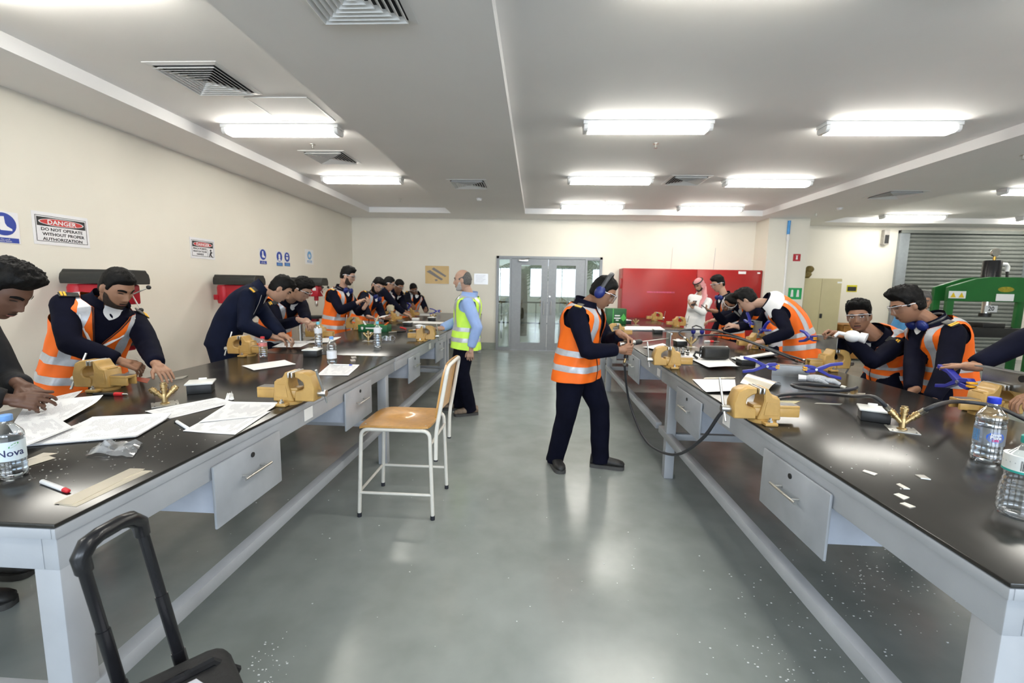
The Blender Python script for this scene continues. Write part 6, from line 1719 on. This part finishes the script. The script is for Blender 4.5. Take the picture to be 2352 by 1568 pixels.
        if eyes == 'open':
            iw = lambda U, V, s=s: np.minimum(1 - ((s * D(U, V)[0] - 0.42) / 0.065) ** 2 - ((D(U, V)[2] - 0.072) / 0.05) ** 2, ew(U, V))
            obj('iris', clip_patch(16, 14, s * 0.2 if s > 0 else -0.7, 0.7 if s > 0 else -0.2, -0.06, 0.2, [iw], lambda th, ph: hp(th, ph, 0.0036)), iris_m, eo, ang=3)
            lw_ = lambda U, V, s=s: np.minimum(ew(U, V) + 0.25, D(U, V)[2] - 0.098)
            obj('eyelash', clip_patch(16, 14, s * 0.2 if s > 0 else -0.7, 0.7 if s > 0 else -0.2, -0.06, 0.22, [lw_], lambda th, ph: hp(th, ph, 0.004)), hair_m, eo, ang=3)
    lk = lambda U, V: 1 - (D(U, V)[0] / 0.30) ** 2 - ((D(U, V)[2] + 0.56) / 0.075) ** 2
    obj('lips', clip_patch(20, 16, -0.5, 0.5, -0.8, -0.4, [lk], lambda th, ph: hp(th, ph, 0.0026)), lip_m, root, ang=3)
    if glasses:
        def gp_(a, z): return hq(0.076 * math.sin(a), 0.030 + 0.083 * math.cos(a), z)
        gk = lambda U, V: np.minimum(0.030 - V * 1.0, V + 0.026 - 0.03 * np.exp(-(U / 0.16) ** 2))
        go = obj('safety_glasses', clip_patch(28, 8, -1.2, 1.2, -0.03, 0.032, [gk], gp_), lens_m, root, ang=3)
        obj('brow_bar', MB().tube([gp_(a, 0.030) for a in np.linspace(-1.2, 1.2, 15)], 0.0022 * hs, 6), M('clear_frame', (.75, .76, .80), .2, var=0, spec=.8), go)
        for s in (-1, 1): obj('temple_arm', MB().tube([gp_(s * 1.2, 0.024), hq(s * 0.082, 0.02, 0.02), hq(s * 0.083, -0.02, 0.016), hq(s * 0.078, -0.045, 0.0)], 0.003 * hs, 6), MATS['clear_frame'], go)
    if muffs == 'on':
        mo = obj('ear_muffs', MB().tube([hq(0.108 * math.sin(a), -0.012, 0.015 + 0.150 * math.cos(a)) for a in np.linspace(-1.5, 1.5, 17)], 0.011 * hs, 8, flat=(1.4, .5, tuple(u_))), M('grey_headband', (.05, .05, .055), .4), root)
        for s in (-1, 1):
            obj('cup', MB().ell(hq(s * 0.098, -0.010, 0.0), (0.026, 0.040, 0.050), 18, 12, HM.to_3x3().to_4x4()), muff_m, mo); obj('cushion', MB().ell(hq(s * 0.082, -0.010, 0.0), (0.014, 0.038, 0.047), 16, 10, HM.to_3x3().to_4x4()), black_m, mo)
    elif muffs == 'neck':
        c0, T0, L_, F_ = frame(1.0)
        mo = obj('ear_muffs', MB().tube([c0 + T0 * 0.01 + L_ * (0.095 * math.sin(a)) - F_ * (0.085 * math.cos(a)) for a in np.linspace(-2.3, 2.3, 19)], 0.011, 8), M('grey_headband', (.05, .05, .055), .4), root)
        for s in (-1, 1):
            obj('cup', MB().ell(c0 + T0 * 0.012 + L_ * (s * 0.055) + F_ * 0.088, (0.045, 0.030, 0.042), 16, 10, Matrix(((L_.x, F_.x, T0.x, 0), (L_.y, F_.y, T0.y, 0), (L_.z, F_.z, T0.z, 0), (0, 0, 0, 1)))), muff_m, mo)
    return dict(root=root, hp=hp, hq=hq, HM=HM, frame=frame, torso_pt=torso_pt, arms=arms, O=O)
# ------------------------------------------------------------------ who stands where
ST = 'students at the drill side benches'; SR = 'students at the shutter side benches'
DN = (0, 0, -1)
v3 = lambda p, dz=0: Vector((p.x, p.y, p.z + dz))
# 1 writer at the near bench end
h1 = px(8, 668, 'y', 1.86)
person('student in black jacket writing with a pen, head bent low at near bench', (-2.80, 1.74, .92), h1 + Vector((-.20, -.03, -.10)), h1, (.78, .10, -.62), (1, .12),
       rh=(px(30, 940, 'z', .925), (.95, .30, -.12), (-.1, .75, -.6), 'point'), lh=(px(52, 915, 'z', .945), (.85, -.15, -.35), DN, 'relaxed'), tone=5, hair='thick', vest=None, epaulettes=False, undershirt=False, top=M('black_jacket', (.008, .008, .010), .75, var=.2), feet=((-2.72, 1.95, .1), (-2.56, 1.72, .25)), group=ST, clear=.016)
# 2 bearded student in vest behind the near vise
h2 = px(268, 662, 'x', -2.62)
person('bearded student in orange vest handling a red strip below the DANGER sign', (-2.92, 2.70, .93), px(250, 688, 'x', -2.74) + Vector((0, 0, -.02)), h2, (.84, -.14, -.48), (.9, -.6),
       rh=(Vector((-2.53, 2.57, .985)), (.70, .45, -.40), (.3, .5, -.8), 'pinch', (-.5, -1, -.25)), lh=(px(362, 852, 'z', .945), (.75, -.35, -.35), DN, 'flat'), tone=0, hair='short', beard='short', lanyard=True, bulk=1.08, group=ST)
# 3 bent student without vest
h3 = px(643, 664, 'x', -2.45)
p3 = person('bent student in plain navy coverall with white lanyard, without a vest', (-2.90, 3.98, .95), px(600, 664, 'x', -2.62), h3, (.66, .40, -.60), (.95, .28),
       clear=.008, rh=(px(628, 792, 'z', .92), (.75, .45, -.3), DN, 'relaxed'), lh=(px(652, 788, 'z', .93), (.8, .1, -.35), (0, -.3, -1), 'pinch'), tone=2, hair='fade', vest=None, lanyard=True, top=navy2_m, group=ST)
# 4 student behind him
h4 = px(692, 666, 'x', -2.52)
person('curly haired student in vest and glasses half hidden behind the vestless one', (-2.98, 4.92, .93), px(668, 684, 'x', -2.66), h4, (.80, -.05, -.55), (1, -.15),
       rh=(px(690, 735, 'x', -2.42), (.7, .3, -.2), (0, .4, -1), 'grip'), lh=(px(706, 737, 'x', -2.38), (.5, -.3, -.3), (0, 0, -1), 'grip'), tone=2, hair='curly', glasses=True, group=ST)
# 5 tall bearded student
h5 = px(798, 634, 'x', -2.60)
person('tall bearded student in vest with blue muffs round his neck beside drill', (-2.80, px(772, 760, 'x', -2.80).y, .96), px(786, 668, 'x', -2.70), h5, (.86, .15, -.28), (1, -.22),
       rh=(px(823, 694, 'x', -2.38), (.45, .5, .35), (.3, .2, -.4), 'pinch'), lh=(px(838, 704, 'x', -2.36), (.3, .3, .6), (-.6, .2, .3), 'relaxed'), tone=4, hair='fade', beard='short', glasses=True, muffs='neck', fine=False, bulk=1.04, group=ST)
# 6 bearded student facing the camera
h6 = px(866, 656, 'x', -2.55)
person('full bearded student in vest looking down at paper with blue muffs', (-2.82, h6.y + .06, .95), px(856, 688, 'x', -2.68), h6, (.66, -.48, -.48), (.85, -.5),
       rh=(px(848, 728, 'x', -2.40), (.8, .0, -.2), (0, 0, 1), 'relaxed'), lh=(px(882, 730, 'x', -2.38), (.6, -.5, -.1), (0, 0, 1), 'relaxed'), tone=4, hair='fade', beard='full', glasses=True, muffs='neck', fine=False, headup=(.1, .25, 1), group=ST)
h7 = px(893, 652, 'x', -2.60)
person('student in vest standing just behind the full bearded one', (-2.86, h7.y - .05, .94), px(890, 682, 'x', -2.72), h7, (.85, .35, -.3), (.95, -.1),
       rh=(px(930, 728, 'x', -2.30), (.9, .1, -.3), DN, 'relaxed'), tone=2, hair='short', glasses=True, fine=False, group=ST)
h8 = px(908, 657, 'x', -2.56)
person('student in vest and glasses farthest along the row behind the bench', (-2.92, h8.y + .52, .93), px(905, 686, 'x', -2.70) + Vector((0, .15, 0)), h8 + Vector((0, .2, 0)), (.75, -.45, -.5), (.9, -.4),
       lh=(px(915, 712, 'x', -2.38) + Vector((0, .42, -.05)), (.8, -.3, -.3), DN, 'relaxed'), tone=1, hair='short', glasses=True, fine=False, group=ST)
h9 = px(950, 664, 'x', -2.62)
person('student in vest working alone at the vise below the tan poster', (-2.78, h9.y + .25, .90), px(962, 690, 'x', -2.62) + Vector((0, .1, 0)), h9, (.45, -.72, -.5), (.55, -.8),
       rh=(px(948, 700, 'x', -2.42), (.3, -.6, -.4), DN, 'grip'), lh=(px(978, 708, 'x', -2.36), (.2, -.8, -.3), DN, 'grip'), tone=3, hair='short', glasses=True, fine=False, headup=(-.3, .1, 1), group=ST)
# 10 instructor
h10 = px(1063, 644, 'y', 5.06)
person('bald grey-bearded instructor in lime vest and blue shirt beside the bench', (-.80, 5.10, .95), px(1078, 676, 'y', 5.08), h10, (-1, .06, -.06), (-1, -.12),
       rh=(px(1012, 754, 'y', 5.02), (-.9, -.1, -.1), (0, -.4, -1), 'relaxed'), lh=(Vector((-.715, 4.90, .80)), (-.06, -.05, -1), (.1, 1, .1), 'relaxed', (1, -.2, 0)), tone=4, hair='bald', hairm=grey_hair_m, beard='grey', vest='lime', top=shirt_m, bottom=trouser_m, epaulettes=False, eyes='open',
       shoes=tan_shoe_m, feet=((-.73, 5.05, math.radians(205)), (-.90, 5.24, math.radians(185))), bulk=1.06)
# 11 student with the drill
h11 = px(1384, 672, 'y', 3.52)
person('student with blue earmuffs and glasses drilling in the aisle, orange vest', (.345, 3.60, .93), px(1349, 697, 'y', 3.57), h11, (.80, -.22, -.46), (.88, -.46), face2=(.92, -.36),
       rh=(px(1424, 803, 'y', 3.36), (.9, .12, -.05), (.1, .9, .2), 'grip'), lh=(px(1428, 768, 'y', 3.44), (.75, -.25, -.45), (-.2, -.3, -.9), 'grip', (.3, .3, -.9)), tone=1, hair='short', glasses=True, muffs='on', beard=None, eyes='down',
       feet=((.575, 3.655, math.radians(-12)), (.19, 3.66, math.radians(-75))), bulk=1.13)
# 12 man in robe
h12 = px(1606, 654, 'y', 8.72)
p12 = person('man in white robe and red checked headscarf looking at a phone', (3.06, 8.74, .95), px(1612, 682, 'y', 8.74), h12, (-.66, -.42, -.48), (-.75, -.65),
       rh=(px(1598, 702, 'y', 8.48), (-.5, -.6, .2), (-.3, .2, .7), 'relaxed'), lh=(px(1589, 704, 'y', 8.42), (-.2, .4, .3), (.2, .3, .7), 'relaxed'), tone=2, hair='none', beard='short', vest=None, top=thobe_m, robe=True, epaulettes=False, undershirt=False, fine=False, bulk=1.05)
D_ = lambda U, V: (np.sin(U) * np.cos(V), np.cos(U) * np.cos(V), np.sin(V))
scarf_m = M('red_check_scarf', lin(214, 150, 152), .8, var=.25, scale=140)
sk_ = lambda U, V: np.where(D_(U, V)[1] > .45, D_(U, V)[2] - .42, np.where(D_(U, V)[1] > .0, D_(U, V)[2] + .35, D_(U, V)[2] + 2))
sc_o = obj('headscarf', clip_patch(48, 34, -math.pi, math.pi, -1.1, math.pi / 2 - .001, [sk_], lambda th, ph: p12['hp'](th, ph, .016 + (.02 if ph < -.2 else 0))), scarf_m, p12['root'], ang=3)
obj('head_cord', MB().tube([p12['hp'](a, .62 - .10 * math.cos(a), .024) for a in np.linspace(0, 2 * math.pi, 25)], .011, 8), M('black_cord', (.01, .01, .012), .8), sc_o)
f_ = p12['frame'](.95)
dr = MB()
for sgn in (1,):
    pts = [p12['hq'](.07, -.02, -.06), p12['torso_pt'](.75, .93, .05), p12['torso_pt'](.55, .75, .035), p12['torso_pt'](.55, .5, .03)]
    dr.tube(pts, [.05, .05, .045, .03], 8, flat=(1, .25, tuple(p12['frame'](.7)[3])))
obj('scarf_tail', dr, scarf_m, sc_o)
t = thing('mobile_phone', 'dark mobile phone in the hands of the robed man', 'phone', p12['O'] + p12['arms'][-1][2] + nz(p12['arms'][-1][3]) * .10 + Vector((0, 0, .025)), 0); t.rotation_euler = (-.9, 0, 2.4 - math.pi)
obj('case', MB().box(-.036, .036, -.005, .005, -.07, .07, .003), black_m, t); obj('screen', MB().box(-.032, .032, -.0065, -.005, -.062, .062), gloss_black, t)
# 13 .. 15
h13 = px(1650, 652, 'x', 2.78)
person('student in vest standing beside the robed man with muffs on his neck', (3.0, h13.y - .05, .95), px(1668, 688, 'x', 2.88), h13, (-.88, -.08, -.36), (-1, -.1), lh=(px(1640, 735, 'x', 2.55), (-.8, .1, -.2), DN, 'relaxed'), tone=2, hair='fade', glasses=True, muffs='neck', fine=False, group=SR)
h14 = px(1676, 694, 'x', 2.50)
p14 = person('crouching student holding a phone over the bench, white lanyard', (3.06, h14.y - .02, .90), px(1702, 706, 'x', 2.72), h14, (-.42, -.52, -.62), (-1, -.25),
       rh=(px(1640, 714, 'x', 2.36), (-.7, .35, .1), (.3, .2, .8), 'pinch'), lh=(px(1655, 768, 'x', 2.36), (-.8, .2, -.2), DN, 'relaxed'), tone=1, hair='short', glasses=True, lanyard=True, fine=False, headup=(.5, .2, 1), group=SR)
t = thing('mobile_phone', 'dark mobile phone in the hand of the crouching student', 'phone', p14['O'] + p14['arms'][-1][2] + nz(p14['arms'][-1][3]) * .11 + Vector((0, 0, .02)), 0); t.rotation_euler = (-.9, 0, 1.2)
obj('case', MB().box(-.036, .036, -.005, .005, -.07, .07, .003), black_m, t); obj('screen', MB().box(-.032, .032, -.0065, -.005, -.062, .062), gloss_black, t)
h15 = px(1716, 690, 'x', 2.36)
p15 = person('student seen from behind bent far over the bench with white hood', (2.86, px(1836, 800, 'x', 2.86).y, .98), px(1762, 694, 'x', 2.52), h15, (-.66, .48, -.62), (-.72, .70),
       lh=(px(1748, 796, 'z', .93), (-.85, .2, -.2), DN, 'relaxed', (.6, -.7, -.2)), rh=(px(1692, 750, 'x', 2.33), (-.7, .2, .2), (0, .3, -.8), 'pinch'), tone=4, hair='thick', lanyard=False, undershirt=False, epaulettes=False, up=(-.15, .1, .9), group=SR)
hd_ = clip_patch(40, 12, -math.pi, math.pi, .86, 1.06, [lambda U, V: .55 - np.cos(U) * 1.0 - .9 * (V - .95)], lambda th, tt: p15['torso_pt'](th, tt, .036 + .03 * math.sin((tt - .86) / .2 * math.pi) * max(0, -math.cos(th) * .6 + .4)))
obj('hood', hd_, white_cloth_m, p15['root'], ang=3)
# 16 student looking up at the camera
h16 = px(1973, 728, 'x', 2.66)
person('student with quiff and safety glasses looking up toward the aisle, white scarf', (2.97, px(2040, 880, 'x', 2.92).y + .06, .90), px(2006, 768, 'x', 2.76), h16, (-.68, -.72, -.08), (-.92, .10),
       lh=(px(1948, 772, 'x', 2.48), (-.75, .35, .1), (0, .3, -1), 'grip', (.2, -.6, -.8)), rh=(px(1926, 768, 'x', 2.46), (-.7, .2, .2), (0, -.3, -1), 'grip'), tone=1, hair='quiff', glasses=True, lanyard=True, eyes='open', group=SR, headup=(-.08, .1, 1))
t = thing('cotton_glove', 'white cotton glove held by the student looking up', 'glove', px(1958, 772, 'x', 2.40), 0)
m = MB().ell((0, 0, .0), (.05, .06, .045)); obj('palm', m, white_cloth_m, t); obj('finger', MB().tube([(-.03, .02, .01), (-.07, .05, .02), (-.09, .06, -.01)], [.015, .014, .01], 8), white_cloth_m, t); obj('cuff', MB().tube([(.03, -.03, 0), (.06, -.06, -.01)], [.035, .04], 12), white_cloth_m, t)
# 17 student in profile
h17 = px(2084, 702, 'x', 2.72)
person('student in profile with safety glasses bending beside the bench, muffs on neck', (3.00, px(2165, 900, 'x', 3.0).y, .93), px(2136, 736, 'x', 2.86), h17, (-.86, .22, -.38), (-.95, .12),
       lh=(px(2135, 925, 'x', 2.56), (-.5, .2, -.8), (.3, .6, 0), 'relaxed', (.7, -.6, 0)), rh=(px(2095, 900, 'x', 2.60), (-.6, .2, -.7), DN, 'relaxed'), tone=1, hair='thick', glasses=True, muffs='neck', group=SR)
# 18 man in blue behind
h18 = px(2120, 692, 'y', 6.0)
person('grey haired man in blue shirt standing farther back near the press', (h18.x - .02, 6.05, .92), h18 + Vector((.02, .05, -.19)), h18, (-.55, -.8, -.2), (-.6, -.8), tone=0, hair='short', hairm=grey_hair_m, vest=None, top=sky_shirt_m, bottom=trouser_m, epaulettes=False, fine=False)
# 19 reaching arm at the frame edge
sh = px(2390, 745, 'x', 2.80)
person('student in vest reaching an arm onto the blue clamp behind the bottles', (3.05, sh.y - .13, .93), (2.92, sh.y - .17, 1.42), (2.86, sh.y - .16, 1.60), (-.8, .1, -.5), (-1, .12),
       rh=(px(2232, 842, 'x', 2.43), (-.05, .95, -.10), (-.1, .1, -1), 'flat', (.5, -.2, .6)), lh=(px(2400, 900, 'x', 2.45), (-.7, .2, -.4), DN, 'relaxed'), tone=0, hair='short', group=SR)
# pen, ruler, strips held in hands
W_ = px(30, 940, 'z', .925)
t = thing('ballpoint_pen', 'blue and silver pen in the writing hand at near bench', 'pen', px(78, 936, 'z', .884), 0, 'pens and markers')
d_ = (px(0, 918, 'z', .95) - px(78, 936, 'z', .884)); obj('barrel', MB().tube([d_ * .12, d_ * .6], .0045, 8), white_m, t); obj('tip', MB().tube([(0, 0, 0), d_ * .12], [.001, .0045], 8), steel_m, t); obj('cap', MB().tube([d_ * .55, d_ * .72], .0056, 8), cap_db, t)
strip('black edged steel ruler under the writer fingers', [(68, 955), (66, 950), (150, 934), (152, 940)], z=ZB + .007, mat=M('ruler_steel', (.10, .10, .10), .3, metal=.6, var=.5, scale=90), name='ruler_strip')
a_, b_ = px(285, 862, 'z', .93), px(345, 870, 'z', .895); a2, b2 = px(286, 868, 'z', .925), px(338, 880, 'z', .892)
m = MB(); o_ = (a_ + b2) / 2; m.add([p - o_ for p in (a_, b_, b2, a2)] + [p - o_ + Vector((0, 0, .002)) for p in (a_, b_, b2, a2)], [(0, 3, 2, 1), (4, 5, 6, 7), (0, 1, 5, 4), (1, 2, 6, 5), (2, 3, 7, 6), (3, 0, 4, 7)])
k = obj('red_strip', m, M('copper_red', lin(170, 70, 45), .35, metal=.4), smooth=False); k.location = o_; tag(k, 'narrow red strip held by the bearded vest student', 'metal strip', 'metal strips')
k = sheet('printed sheets held up by the full bearded student', [px(858, 742, 'x', -2.25), px(884, 735, 'x', -2.25), px(898, 712, 'x', -2.33), px(878, 722, 'x', -2.36)], 0, None, 1, world=True)
